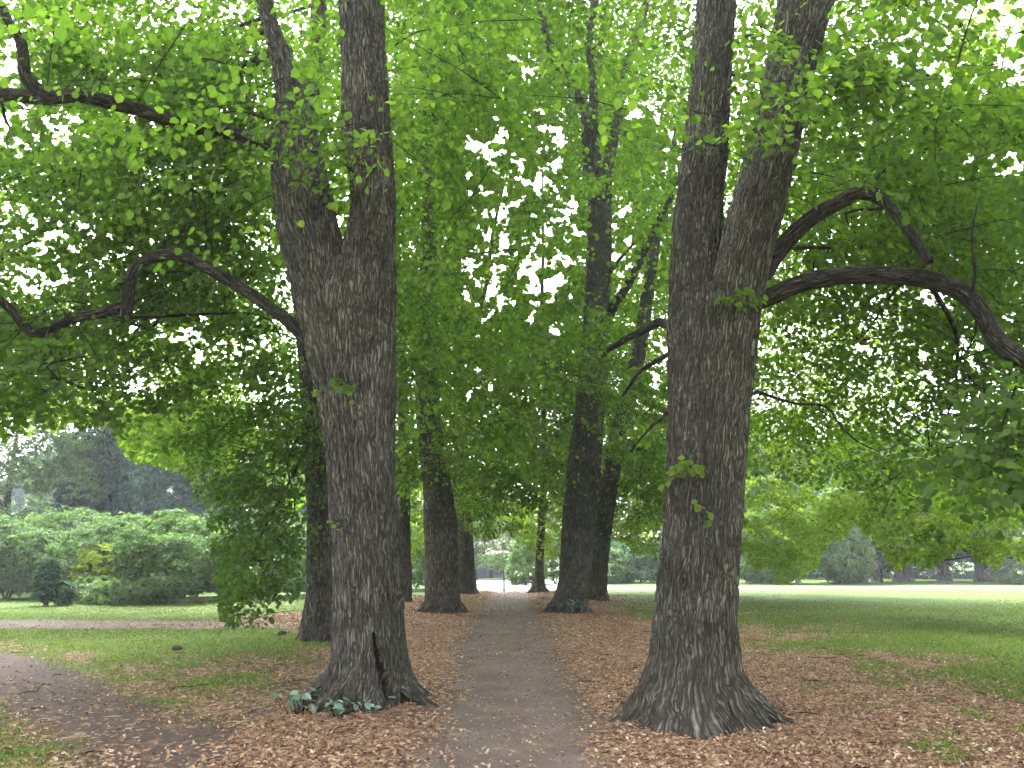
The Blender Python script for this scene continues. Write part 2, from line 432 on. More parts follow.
def cull(P, spray_id, nspray, bottom=True):
    px, py, zc = proj(P)
    keep = np.ones(len(P))
    inv = zc > 0.5
    us = rng.random(nspray)[spray_id]; ul = rng.random(len(P))
    g = np.zeros(len(P))
    jx = px + 14 * (vnoise(np.stack([px / 11, py / 11, px * 0], -1)) - .5) * 2
    jy = py + 14 * (vnoise(np.stack([px / 11, py / 11, px * 0 + 9], -1)) - .5) * 2
    spk = vnoise(np.stack([px / 3.6, py / 3.2, px * 0 + 3], -1)) * .5 + vnoise(np.stack([px / 9, py / 8, px * 0 + 5], -1)) * .5
    for (x, y, rx, ry, s) in GAPS:
        if s == 0: continue
        d = ((jx - x) / (rx * 1.35)) ** 2 + ((jy - y) / (ry * 1.35)) ** 2
        fall = np.clip(1.5 - d, 0, 1)
        op = np.clip((spk + 0.38 * fall - 0.80 - (1 - s) * 0.16) / 0.10, 0, 1) * (fall > 0)
        g = np.maximum(g, .96 * op)
    kg = (1 - g) ** 2
    ok = (~inv) | (0.6 * ul + 0.4 * us < kg + (g < 0.01) * 2)
    k = sil_keep(px, py, P[:, 1])
    al = np.zeros(len(P), bool)
    for (x, y, rx, ry) in ALLOW: al |= ((jx - x) / rx) ** 2 + ((jy - y) / ry) ** 2 < 1
    k = np.where(al, np.maximum(k, 0.55), k)
    ok &= (~inv) | (rng.random(len(P)) < k)
    if bottom:
        lim = np.interp(px, BOT[:, 0], BOT[:, 1]) + 24 * (n2(px, py * .3, 1 / 14., 3.0, 2) - 0.6) + 56 * (n2(px, py * .2, 1 / 52., 6.0, 2) - 0.5)
        lim = np.where((px > 420) & (px < 660), np.minimum(lim, np.interp(px, BOT[:, 0], BOT[:, 1]) + 8), lim)
        ok &= (~inv) | (py < lim)
    ok &= P[:, 2] > 0.55
    dcam = np.sqrt(P[:, 0] ** 2 + P[:, 1] ** 2 + (P[:, 2] - 1.6) ** 2)
    ok &= (dcam > 7.0) | (al & (dcam > 5.5)) | ((px > 900) & (py > 320) & (dcam > 4.3))
    return ok

def leaves_from(T, yaw, pitch, roll, scale, leaf=0.085, templ='hex', do_cull=True, tone=None, bottom=True, squash=1.0, frac=1.0):
    """instances of sprays -> numpy verts/faces. T (m,3)"""
    m = len(T)
    RM = rot_from(yaw, pitch, roll)
    which = rng.integers(0, len(SPRAYS), m)
    PP, RL, SZ, ID = [], [], [], []
    for w in range(len(SPRAYS)):
        ix = np.where(which == w)[0]
        if len(ix) == 0: continue
        sp_, sr_, ss_ = SPRAYS[w]
        if frac < 1: s_ = np.arange(int(len(sp_) * frac)); sp_, sr_, ss_ = sp_[::1][s_], sr_[s_], ss_[s_]
        p = np.einsum('mij,nj->mni', RM[ix], sp_) * scale[ix][:, None, None] + T[ix][:, None, :]
        r_ = np.einsum('mij,njk->mnik', RM[ix], sr_)
        PP.append(p.reshape(-1, 3)); RL.append(r_.reshape(-1, 3, 3))
        SZ.append((ss_[None, :] * np.ones(len(ix))[:, None]).ravel()); ID.append(np.repeat(ix, len(sp_)))
    PP = np.concatenate(PP); RL = np.concatenate(RL); SZ = np.concatenate(SZ); ID = np.concatenate(ID)
    if do_cull:
        ok = cull(PP, ID, m, bottom)
        PP, RL, SZ, ID = PP[ok], RL[ok], SZ[ok], ID[ok]
    tv, tq = TEMPL[templ]
    V = np.einsum('kij,vj->kvi', RL, tv) * (SZ * leaf)[:, None, None] + PP[:, None, :]
    K = len(PP)
    Q = (tq[None] + (np.arange(K) * len(tv))[:, None, None]).reshape(-1, tq.shape[1])
    sprtone = rng.normal(0, 0.14, m)[ID]
    base = 0.45 if tone is None else tone[ID]
    rnd = np.clip(base + sprtone + rng.normal(0, 0.13, K), 0, 1)
    # a few yellowing leaves
    return V.reshape(-1, 3), Q, np.repeat(rnd, len(tq))

class LeafSet:
    def __init__(s): s.v = []; s.q = {}; s.r = {}; s.n = 0
    def add(s, V, Q, rnd):
        k = Q.shape[1]
        s.q.setdefault(k, []).append(Q + s.n); s.r.setdefault(k, []).append(rnd); s.v.append(V); s.n += len(V)
    def build(s, name, mat):
        ks = sorted(s.q)
        me = mesh_from(name, np.concatenate(s.v), [np.concatenate(s.q[k]) for k in ks],
                       [("rnd", 'FLOAT', 'FACE', np.concatenate([np.concatenate(s.r[k]) for k in ks]))])
        return link(name, me, mat)

def in_view(P, mx=140, top=-140):
    px, py, zc = proj(P)
    return (zc > 1) & (px > -mx) & (px < 1024 + mx) & (py > top) & (py < 800)

TOTAL = [0]
class Tree:
    def __init__(s, name, label, X, Y, crownR=6.0, zlo=3.5, zhi=19.0, cat='tree', group=None, leafmat='lime'):
        s.root = empty(name, (X, Y, 0)); tag(s.root, label, cat, group)
        s.X, s.Y, s.Rr, s.zlo, s.zhi = X, Y, crownR, zlo, zhi
        s.trunk = TubeSet(); s.limbs = []; s.twigs = TubeSet(); s.branches = []; s.leaf = LeafSet(); s.leafmat = leafmat
        s.stems = []      # centre-lines for attaching boughs
        s.sprays = []
    def stem(s, P, r, **kw):
        C, rr = smooth_path(P, r, 0.25)
        s.stems.append((C, rr)); s.trunk.add(*tube(P, r, **kw))
    def roots(s, X, Y, lst, seed=0.0, mask=None):
        for k, (deg, L, r, z0) in enumerate(lst):
            a = R(deg); d = np.array([math.cos(a), math.sin(a), 0]); side = np.array([-d[1], d[0], 0]) * rng.normal(0, .06)
            c = np.array([X, Y, 0])
            P = [c + d * .30 * L + [0, 0, z0], c + d * .52 * L + [0, 0, z0 * .5] + side, c + d * .78 * L + [0, 0, z0 * .16] + side, c + d * L + [0, 0, -.02], c + d * (L + .3) + [0, 0, -.14]]
            s.trunk.add(*tube(P, [r, r * 1.0, r * .8, r * .5, r * .3], nseg=40 if r > .1 else 24, step=0.03, bark=0.014, lump=0.05, seed=seed + k * 3.1, mask=mask))
    def nearest_stem(s, p, below=1.0):
        best = None
        for C, rr in s.stems:
            d = np.hypot(C[:, 0] - p[0], C[:, 1] - p[1]) + 1.6 * np.abs(C[:, 2] - (p[2] - below))
            i = int(np.argmin(d))
            if best is None or d[i] < best[0]: best = (d[i], C[i], rr[i])
        return best[1], best[2]
    def limb(s, P, r, nseg=14, keep=0.12):
        t = TubeSet(); t.add(*tube(P, r, nseg=nseg, step=0.1, bark=0.012, lump=0.05, seed=rng.uniform(0, 50)))
        s.limbs.append(t); add_sil(*smooth_path(P, r, 0.3), keep=keep, grow=0.9)
        C, rr = smooth_path(P, r, 0.25); s.stems.append((C[len(C) // 3:], rr[len(C) // 3:] * 0.6))
    def bough(s, p, arch=0.6, r0=None, frm=None):
        if frm is None:
            a, ra = s.nearest_stem(np.array([p[0], p[1], max(p[2], 5.2)]), 0.6)
        else: a, ra = frm, 0.04
        L = np.linalg.norm(p - a)
        if L < 0.6 or L > 6.5: return
        r0 = min(ra * 0.5, 0.010 + 0.0065 * L) if r0 is None else r0
        t = np.linspace(0.08, 1, 24)[:, None]; q = a * (1 - t) + p * t
        q[:, 2] += np.sin(t[:, 0] * 3.14) * .1 * L
        qx, qy, qz = proj(q)
        inside = (qx > 0) & (qx < 1024) & (qy > 0) & (qy < 768) & (qz > .5)
        if frm is None and ((qx > 400) & (qx < 665) & (qy < 420) & (q[:, 1] < 14) & (qz > .5)).sum() > 1: return
        if (sil_keep(qx, qy, q[:, 1] + 0.45)[inside] < 1).sum() > 2: return
        mid = a * 0.55 + p * 0.45 + np.array([rng.normal(0, .1 * L), rng.normal(0, .1 * L), arch * 0.16 * L])
        q = a * 0.2 + p * 0.8 + np.array([rng.normal(0, .05 * L), rng.normal(0, .05 * L), arch * 0.10 * L])
        tb = tube([a, mid, q, p], [r0, r0 * .7, r0 * .42, 0.006], nseg=6, step=0.35)
        if frm is None: b_ = TubeSet(); b_.add(*tb); s.branches.append(b_)
        else: s.twigs.add(*tb)
    def mass(s, px, py, Y, rx, ry, rY, n, leaf=0.085, templ='hex', scale=(0.75, 1.2), tone=0.45, bough=True, droop=-18, bottom=True):
        c = at(px, py, Y); _, _, zc = proj(c); zc = float(zc[0])
        u = rng.normal(size=(n, 3)); u /= np.linalg.norm(u, axis=1)[:, None]
        u *= (rng.random(n) ** (1 / 2.4))[:, None]
        T = c + u * np.array([rx / F * zc, rY, ry / F * zc])
        # layered habit: gather towards a few tilted sheets
        k = max(2, int(ry / F * zc * 2 / 0.55)); hh = ry / F * zc
        lay = np.round((T[:, 2] - c[2] + hh) / (2 * hh) * k) / k * 2 * hh - hh + c[2]
        T[:, 2] = T[:, 2] * 0.45 + lay * 0.55
        s._sprays(T, leaf, templ, scale, tone, droop, bottom)
        if bough:
            s.bough(c + np.array([0, 0, 0]))
            for i in range(4 + n // 25): s.bough(T[rng.integers(0, n)], 0.4, 0.014, c)
    def _sprays(s, T, leaf, templ, scale, tone, droop=-18, bottom=True):
        n = len(T)
        out = np.arctan2(-(T[:, 0] - s.X), T[:, 1] - s.Y)
        yaw = out + rng.normal(0, 0.7, n)
        pitch = np.radians(rng.normal(droop, 14, n)); roll = np.radians(rng.normal(0, 16, n))
        sc = rng.uniform(scale[0], scale[1], n)
        tn = np.full(n, tone) + rng.normal(0, .05, n)
        V, Q, r_ = leaves_from(T, yaw, pitch, roll, sc, leaf, templ, True, tn, bottom)
        TOTAL[0] += len(r_)
        s.leaf.add(V, Q, r_)
        # twig spine of each spray
        iv = in_view(T) & (proj(T)[2] < 22)
        px, py, _ = proj(T)
        for i in np.where(iv)[0][:: 3]:
            d = rot_from(yaw[i:i+1], pitch[i:i+1], roll[i:i+1])[0] @ np.array([0, 1.0, 0])
            back = T[i] - d * 0.5
            if not cull(np.array([T[i]]), np.array([0]), 1, bottom)[0]: continue
            s.twigs.add(*tube([back, T[i] + np.array([0, 0, .02]), T[i] + d * sc[i] * 0.8 + np.array([0, 0, -.08])], [0.007, 0.005, 0.002], nseg=3, raw=True))
    def crown(s, n, leaf=0.09, templ='hex', tone=0.45, scale=(0.8, 1.3), inner=0.35, zpow=1.0, boughs=30):
        h = rng.random(n) ** zpow
        z = s.zlo + (s.zhi - s.zlo) * h
        prof = np.sqrt(np.clip(1 - ((h - 0.38) / 0.64) ** 2, 0.05, 1))
        rr = s.Rr * prof * (inner + (1 - inner) * rng.random(n)) * np.clip(1 + 0.35 * (vnoise(np.stack([h * 5, rng.random(n) * 0 + s.X, h * 3], -1)) - .5), .6, 1.2)
        an = rng.random(n) * 2 * math.pi
        T = np.stack([s.X + rr * np.cos(an), s.Y + rr * np.sin(an), z + 0.12 * (s.Rr - rr)], -1)
        # clumping
        cl = fbm(T * 0.55 + s.X, 2)
        T = T[cl > 0.34]
        iv = in_view(T)
        keep = iv | (rng.random(len(T)) < 0.5)
        T = T[keep]
        s._sprays(T, leaf, templ, scale, tone)
        vis = T[in_view(T, 60, -60)]
        for i in range(min(boughs, len(vis))):
            s.bough(vis[rng.integers(0, len(vis))], 0.7)
    def finish(s, bark='bark'):
        o = s.trunk.build('trunk', M[bark]); parts_under(s.root, o)
        for t in s.limbs: parts_under(s.root, t.build('limb', M['limb']))
        for t in s.branches: parts_under(s.root, t.build('branch', M['twig']))
        if s.twigs.n:
            o = s.twigs.build('twigs', M['twig']); o['kind'] = 'stuff'; parts_under(s.root, o)
        if s.leaf.n: parts_under(s.root, s.leaf.build('crown', M[s.leafmat]))
        return s.root

# ================================================================== GROUND
def path_mask(X, Y):
    hw = np.interp(Y, [0, 6, 12, 25, 40, 44], [0.85, 0.86, 0.93, 1.02, 1.1, 1.3])
    cx = np.interp(Y, [0, 6, 15, 25, 40], [0.05, 0.05, -0.05, -0.12, 0.0])
    e = 0.6 * (n2(X, Y, 1.3, 1.0) - 0.5)
    return np.clip((hw + e - np.abs(X - cx)) / 0.7 + 0.5, 0, 1) * (Y < 44)

TRACK = np.array([(-16, 17.5), (-11.5, 15.2), (-8.8, 13.4), (-5.9, 10.4), (-4.1, 8.4), (-2.9, 6.9), (-2.0, 5.0), (-1.6, 2.0)])
def poly_dist(X, Y, L):
    d = np.full(np.shape(X), 1e9)
    for (ax, ay), (bx, by) in zip(L[:-1], L[1:]):
        dx, dy = bx - ax, by - ay
        t = np.clip(((X - ax) * dx + (Y - ay) * dy) / (dx * dx + dy * dy), 0, 1)
        d = np.minimum(d, np.hypot(X - ax - t * dx, Y - ay - t * dy))
    return d
def track_mask(X, Y):
    d = poly_dist(X, Y, TRACK)
    return np.clip((0.62 + 0.5 * (n2(X, Y, 1.1, 5.0) - 0.5) - d) / 0.6 + 0.5, 0, 1)
def cross_mask(X, Y):
    e = 0.6 * (n2(X, Y, 0.8, 7.0) - 0.5)
    return np.clip((1.25 + e - np.abs(Y - (20.4 + 0.02 * X))) / 0.5 + 0.5, 0, 1) * np.clip((-4.2 - X) / 1.2, 0, 1)
def road_hw(X, Y):
    far = np.where(X > 5, 49.5, 66.0)
    near = 44.5 + 0.01 * np.abs(X)
    return (Y > near) & (Y < far) & (X > -3.0 - 0.12 * (Y - 43))
def litter_mask(X, Y):
    n = n2(X, Y, 0.45, 2.0, 4); n5 = n2(X, Y, 2.2, 12.0, 3)
    right = np.clip((np.interp(Y, [0, 8, 14, 26, 40], [9.6, 9.2, 8.0, 6.0, 4.0]) + 4.0 * (n - 0.5) * 2 - X) / 4.0 + 0.25, 0, 1)
    leftb = np.interp(Y, [0, 10, 13.5, 15.5, 18.5, 22, 26, 32, 42], [9.5, 9.0, 6.0, 4.4, 5.0, 8.5, 5.2, 4.6, 3.2])
    left = np.clip((leftb + 2.6 * (n - 0.5) * 2 + X) / 2.2 + 0.35, 0, 1)
    m = np.where(X > 0, right, left)
    thin = np.where((X < -2.6) & (Y < 18), 0.50 + 1.2 * (n5 - .5), 1.0)
    thin = np.where((X > 2.8), np.clip(1.12 - 0.11 * (X - 2.8) + 2.2 * (n5 - .5), 0, 1), thin)
    m = m * np.clip(thin, 0, 1)
    m = np.maximum(m, 0.55 * cross_mask(X, Y) * np.clip((X + 14) / 8, 0, 1))
    td = poly_dist(X, Y, TRACK)
    m = np.maximum(m, 0.9 * np.clip(1 - np.abs(td - 1.15) / .8, 0, 1) * np.clip(n5 * 2 - .35, 0, 1))
    m = m * (1 - 0.72 * track_mask(X, Y)) + 0.1 * track_mask(X, Y)
    pm = path_mask(X, Y)
    m = m * (1 - pm * 0.9)
    m = np.where((Y > 42.5), 0, m)
    return np.clip(m, 0, 1)
def grass_mask(X, Y):
    n = n2(X, Y, 0.8, 4.0, 3)
    l = litter_mask(X, Y)
    g = np.clip(1.25 - 1.25 * l + 0.5 * (n - .5), 0, 1)
    core = np.clip((np.abs(X) - 2.4) / 1.4, 0, 1) * np.where(Y < 42, 1, 1)
    core = np.maximum(core, (Y > 42) * 1.0)
    g = g * core
    g = g * (1 - path_mask(X, Y)) * (1 - np.clip(track_mask(X, Y) * 1.1, 0, 1)) * (1 - cross_mask(X, Y))
    return np.clip(g, 0, 1)

def gz(X, Y):
    near = np.exp(-(np.maximum(0, Y - 30) / 25.0) ** 2)
    z = 0.07 * (n2(X, Y, 0.22, 8.0, 3) - 0.5) * near
    z = z + 0.018 * (n2(X, Y, 1.6, 9.0, 2) - 0.5) * near
    # gentle crown of soil towards the trees, worn hollow along the path
    z = z - 0.04 * path_mask(X, Y) * near
    return z

def axis(a, b, step, ext, g):
    core = list(np.arange(a, b + 1e-6, step)); out = []; x = b; d = step
    while x < ext: d *= g; x += d; out.append(x)
    lo = []; x = a; d = step
    while x > -ext: d *= g; x -= d; lo.append(x)
    return np.array(lo[::-1] + core + out)
gx = axis(-13, 13, 0.11, 900, 1.07)
gy0 = list(np.arange(3.0, 30, 0.12)); y = 30; d = .12
while y < 1400: d *= 1.035; y += d; gy0.append(y)
lo = []; y = 3; d = .12
while y > -40: d *= 1.2; y -= d; lo.append(y)
gy = np.array(lo[::-1] + gy0)
GX, GY = np.meshgrid(gx, gy)
GZ = gz(GX, GY)
mP, mT, mC, mL, mG = path_mask(GX, GY), track_mask(GX, GY), cross_mask(GX, GY), litter_mask(GX, GY), grass_mask(GX, GY)
gcol = np.stack([np.clip(mP + 0.85 * mC, 0, 1), mL, mG, np.ones_like(mP)], -1)
nxx, nyy = len(gx), len(gy)
ii, jj = np.meshgrid(np.arange(nyy - 1), np.arange(nxx - 1), indexing='ij')
idx = ii * nxx + jj
Qall = np.stack([idx, idx + 1, idx + nxx + 1, idx + nxx], -1)
xc = 0.25 * (GX[:-1, :-1] + GX[1:, :-1] + GX[:-1, 1:] + GX[1:, 1:]); yc = 0.25 * (GY[:-1, :-1] + GY[1:, :-1] + GY[:-1, 1:] + GY[1:, 1:])
cls = np.zeros(xc.shape, int)                                   # 0 ground
def cellavg(A): return 0.25 * (A[:-1, :-1] + A[1:, :-1] + A[:-1, 1:] + A[1:, 1:])
cls[(cellavg(mG) > 0.5)] = 1
cls[(cellavg(mP) > 0.5)] = 2
cls[(cellavg(mT) > 0.6)] = 3
cls[(cellavg(mC) > 0.5)] = 4
cls[road_hw(xc, yc)] = 5

def ground_mat():
    m, n, l = new_mat('ground_mix')
    a = N(n, "ShaderNodeAttribute", attribute_name="gm"); sep = N(n, "ShaderNodeSeparateColor"); l.new(a.outputs['Color'], sep.inputs[0])
    tc = N(n, "ShaderNodeTexCoord")
    def noise(s, d=4, dist=0.0):
        x = N(n, "ShaderNodeTexNoise"); x.inputs['Scale'].default_value = s; x.inputs['Detail'].default_value = d
        x.inputs['Distortion'].default_value = dist
        l.new(tc.outputs['Object'], x.inputs['Vector']); return x.outputs[0]
    def mth(op, a_, b_, clamp=False):
        x = N(n, "ShaderNodeMath", operation=op); x.use_clamp = clamp
        for i, v in enumerate((a_, b_)):
            if isinstance(v, (int, float)): x.inputs[i].default_value = v
            else: l.new(v, x.inputs[i])
        return x.outputs[0]
    # bare soil
    s1 = ramp(n, [(0.3, (0.040, 0.027, 0.020)), (0.7, (0.088, 0.060, 0.045))]); l.new(noise(9, 6), s1.inputs[0])
    col = s1.outputs[0]
    # trodden grey-brown path grit
    p1 = ramp(n, [(0.35, (0.070, 0.050, 0.040)), (0.5, (0.112, 0.084, 0.069)), (0.66, (0.185, 0.146, 0.122))])
    pn = mth('ADD', mth('MULTIPLY', noise(55, 3), 0.6), mth('MULTIPLY', noise(1.7, 5), 0.4)); l.new(pn, p1.inputs[0])
    col = mixc(n, l, sep.outputs[0], col, p1.outputs[0])
    # grass
    g1 = ramp(n, [(0.25, (0.026, 0.052, 0.006)), (0.5, (0.046, 0.082, 0.010)), (0.8, (0.072, 0.108, 0.016))])
    gn = mth('ADD', mth('MULTIPLY', noise(90, 2), 0.35), mth('MULTIPLY', noise(0.5, 6), 0.65)); l.new(gn, g1.inputs[0])
    gf = mth('MULTIPLY', mth('SUBTRACT', mth('ADD', sep.outputs[2], mth('MULTIPLY', noise(12, 4), 0.7)), 0.75), 3.0, True)
    col = mixc(n, l, gf, col, g1.outputs[0])
    # fallen leaves, one colour per cell
    vo = N(n, "ShaderNodeTexVoronoi"); vo.inputs['Scale'].default_value = 19
    mp = N(n, "ShaderNodeMapping"); mp.inputs['Scale'].default_value = (1, 1, 0.2)
    wv = N(n, "ShaderNodeMix"); wv.data_type = 'RGBA'; wv.inputs[0].default_value = 0.06
    nc = N(n, "ShaderNodeTexNoise"); nc.inputs['Scale'].default_value = 14; l.new(tc.outputs['Object'], nc.inputs['Vector'])
    l.new(tc.outputs['Object'], mp.inputs[0]); l.new(mp.outputs[0], wv.inputs[6]); l.new(nc.outputs[1], wv.inputs[7]); l.new(wv.outputs[2], vo.inputs['Vector'])
    sv = N(n, "ShaderNodeSeparateColor"); l.new(vo.outputs['Color'], sv.inputs[0])
    l1 = ramp(n, [(0.0, (0.075, 0.043, 0.027)), (0.35, (0.155, 0.090, 0.054)), (0.7, (0.25, 0.148, 0.088)), (1.0, (0.40, 0.28, 0.17))])
    l.new(sv.outputs[0], l1.inputs[0])
    lf = mth('MULTIPLY', mth('SUBTRACT', mth('ADD', sep.outputs[1], mth('MULTIPLY', sv.outputs[1], 0.8)), 0.85), 6.0, True)
    col = mixc(n, l, lf, col, l1.outputs[0])
    b = N(n, "ShaderNodeBsdfPrincipled"); b.inputs['Roughness'].default_value = 0.9; b.inputs['Specular IOR Level'].default_value = 0.2
    l.new(col, b.inputs['Base Color'])
    bp = N(n, "ShaderNodeBump"); bp.inputs['Strength'].default_value = 0.6; bp.inputs['Distance'].default_value = 0.02
    l.new(noise(40, 4), bp.inputs['Height']); l.new(bp.outputs[0], b.inputs['Normal'])
    o = N(n, "ShaderNodeOutputMaterial"); l.new(b.outputs[0], o.inputs[0])
    return m
M['ground'] = ground_mat()
M['road'] = simple_mat('pale_road', (0.26, 0.25, 0.25), 0.85, 0.12, 1.5)
GV = np.stack([GX, GY, GZ], -1).reshape(-1, 3); GC = gcol.reshape(-1, 4)
for k, (nm, mt) in enumerate([('ground', 'ground'), ('lawn', 'ground'), ('path', 'ground'), ('side_track', 'ground'), ('cross_path', 'ground'), ('road', 'road')]):
    q = Qall[cls == k]
    u, inv_ = np.unique(q.ravel(), return_inverse=True)
    me = mesh_from(nm, GV[u], [inv_.reshape(-1, 4)], [("gm", 'FLOAT_COLOR', 'POINT', GC[u])], True)
    o = link(nm, me, M[mt]); o['kind'] = 'structure'
    lab = {'ground': 'bare soil under a layer of fallen brown leaves', 'lawn': 'mown green lawn either side of the avenue',
           'path': 'grey brown trodden path running straight between the limes', 'side_track': 'dark trodden track curving away at the left',
           'cross_path': 'gravel path crossing the grass beyond the left trees', 'road': 'pale road crossing beyond the end of the avenue'}[nm]
    o['label'] = lab

# ---- fallen leaves as geometry
def scatter(n, x0, x1, y0, y1, ypow):
    Y = y0 + (y1 - y0) * rng.random(n) ** ypow
    half = (Y * 0.76 + 1.5)
    X = (rng.random(n) * 2 - 1) * np.minimum(half, x1)
    return X, Y
M['litter'] = None
def litter_mat():
    m, n, l = new_mat('dry_leaf')
    a = N(n, "ShaderNodeAttribute", attribute_name="rnd")
    rp = ramp(n, [(0.0, (0.085, 0.048, 0.029)), (0.3, (0.185, 0.106, 0.060)), (0.6, (0.31, 0.19, 0.108)), (0.85, (0.43, 0.29, 0.175)), (1.0, (0.64, 0.52, 0.38))])
    l.new(a.outputs['Fac'], rp.inputs[0])
    d = N(n, "ShaderNodeBsdfPrincipled"); d.inputs['Roughness'].default_value = 0.75; l.new(rp.outputs[0], d.inputs['Base Color'])
    d.inputs['Specular IOR Level'].default_value = 0.3
    o = N(n, "ShaderNodeOutputMaterial"); l.new(d.outputs[0], o.inputs[0]); return m
M['litter'] = litter_mat()
def make_litter():
    n = 520000
    X, Y = scatter(n, 0, 14, 4.5, 41, 1.6)
    dens = litter_mask(X, Y)
    pm = path_mask(X, Y)
    prob = np.clip(dens, 0, 1) ** 1.3 * (0.35 + 0.65 * n2(X, Y, 3.0, 21.0)) + 0.03 * pm + 0.10 * np.clip(dens * 3, 0, 1) * pm + 0.02 * (np.abs(X) > 6)
    ok = rng.random(n) < prob
    X, Y = X[ok], Y[ok]; K = len(X)
    Rm = rot_from(rng.random(K) * 6.283, np.radians(rng.normal(0, 20, K)), np.radians(rng.normal(0, 22, K)))
    lf = np.array([[0, 0, 0.0], [-.33, .3, .16], [-.25, .75, .14], [0, 1.0, .02], [.25, .75, .18], [.33, .3, .12]])
    size = rng.uniform(0.024, 0.056, K) * (1 + np.clip(Y - 12, 0, 30) * 0.02)
    S = np.stack([size * rng.uniform(0.6, 1.0, K), size, size], -1)
    V = np.einsum('kij,kvj->kvi', Rm, lf[None] * S[:, None, :])
    V += np.stack([X, Y, gz(X, Y) + 0.006 + 0.01 * rng.random(K)], -1)[:, None, :]
    V[..., 2] = np.maximum(V[..., 2], (gz(X, Y) + 0.002)[:, None])
    tq = np.array([[0, 3, 2, 1], [0, 5, 4, 3]])
    Q = (tq[None] + (np.arange(K) * 6)[:, None, None]).reshape(-1, 4)
    rnd = np.clip(rng.beta(1.9, 2.1, K) + 0.22 * (n2(X, Y, 0.9, 31.0) - .5), 0, 1)
    me = mesh_from('fallen_leaves', V.reshape(-1, 3), [Q], [("rnd", 'FLOAT', 'FACE', np.repeat(rnd, 2))])
    o = link('fallen_leaves', me, M['litter']); tag(o, 'dry brown and orange leaves scattered over the ground', 'fallen leaves', kind='stuff')
    return K
kl = make_litter()

def make_ground_twigs():
    ts = TubeSet()
    for k in range(170):
        Y = rng.uniform(5.5, 20); X = rng.uniform(-1, 1) * min(9, Y * .7); X += math.copysign(1.1, X); a = rng.uniform(0, 6.28); L = rng.uniform(.08, .38)
        z = float(gz(np.array([X]), np.array([Y]))[0]) + .015
        d = np.array([math.cos(a), math.sin(a), 0]); n_ = np.array([-d[1], d[0], 0]) * rng.normal(0, .12) * L
        c = np.array([X, Y, z])
        ts.add(*tube([c, c + d * L * .5 + n_ + [0, 0, .01], c + d * L], [.006, .005, .002], nseg=4, raw=True))
    o = ts.build('fallen_twigs', M['twig']); tag(o, 'thin dark broken twigs strewn among the fallen leaves', 'twigs', kind='stuff')
make_ground_twigs()

def blade_mat():
    m, n, l = new_mat('grass_blade')
    a = N(n, "ShaderNodeAttribute", attribute_name="rnd")
    rp = ramp(n, [(0.0, (0.06, 0.09, 0.018)), (0.5, (0.15, 0.22, 0.034)), (1.0, (0.28, 0.35, 0.075))])
    l.new(a.outputs['Fac'], rp.inputs[0])
    d = N(n, "ShaderNodeBsdfDiffuse"); l.new(rp.outputs[0], d.inputs[0]); t = N(n, "ShaderNodeBsdfTranslucent"); l.new(rp.outputs[0], t.inputs[0])
    ms = N(n, "ShaderNodeMixShader"); ms.inputs[0].default_value = 0.35; l.new(d.outputs[0], ms.inputs[1]); l.new(t.outputs[0], ms.inputs[2])
    o = N(n, "ShaderNodeOutputMaterial"); l.new(ms.outputs[0], o.inputs[0]); return m
M['blade'] = blade_mat()
def make_grass():
    n = 520000
    X, Y = scatter(n, 0, 26, 4.5, 34, 1.35)
    g = grass_mask(X, Y)
    ok = rng.random(n) < np.clip(g * 1.1 - 0.08, 0, 1) ** 1.2 * (0.35 + 0.9 * n2(X, Y, 2.0, 41.0)) * np.clip((35 - Y) / 16, 0, 1)
    X, Y = X[ok], Y[ok]; K = len(X)
    h = rng.uniform(0.02, 0.055, K) * (1 + 0.8 * (n2(X, Y, 1.0, 43.) - .4)); w = rng.uniform(0.003, 0.006, K) * (1 + Y * 0.06)
    a = rng.random(K) * 6.283; lean = rng.normal(0, .5, (K, 2)) * h[:, None]
    z = gz(X, Y)
    B = np.stack([X, Y, z - 0.003], -1); s = np.stack([np.cos(a), np.sin(a), 0 * a], -1) * w[:, None]
    V = np.stack([B - s, B + s, B + np.stack([lean[:, 0], lean[:, 1], h], -1)], 1)
    Q = np.arange(K * 3).reshape(-1, 3)
    rnd = np.clip(rng.normal(0.5, .2, K) + 0.5 * (n2(X, Y, 0.4, 44.) - .5), 0, 1)
    me = mesh_from('grass', V.reshape(-1, 3), [Q], [("rnd", 'FLOAT', 'FACE', rnd)])
    o = link('grass', me, M['blade']); tag(o, 'short green grass blades growing thinly through the leaves', 'grass', kind='stuff')
    return K
kg_ = make_grass()

# ================================================================== THE AVENUE TREES
# silhouettes first (so that every crown is thinned in front of the trunks that the photo shows)
def up_stem(P, r, top, lean=(0, 0), n=4):
    """carry a stem on upwards, tapering, beyond the last given point"""
    P = list(P); r = list(r); a = P[-1]; ra = r[-1]
    for k in range(1, n + 1):
        t = k / n; z = a[2] + (top - a[2]) * t
        P.append(np.array([a[0] + lean[0] * t + rng.normal(0, .12), a[1] + lean[1] * t + rng.normal(0, .12), z])); r.append(ra * (1 - 0.82 * t) + 0.01)
    return np.array(P), np.array(r)

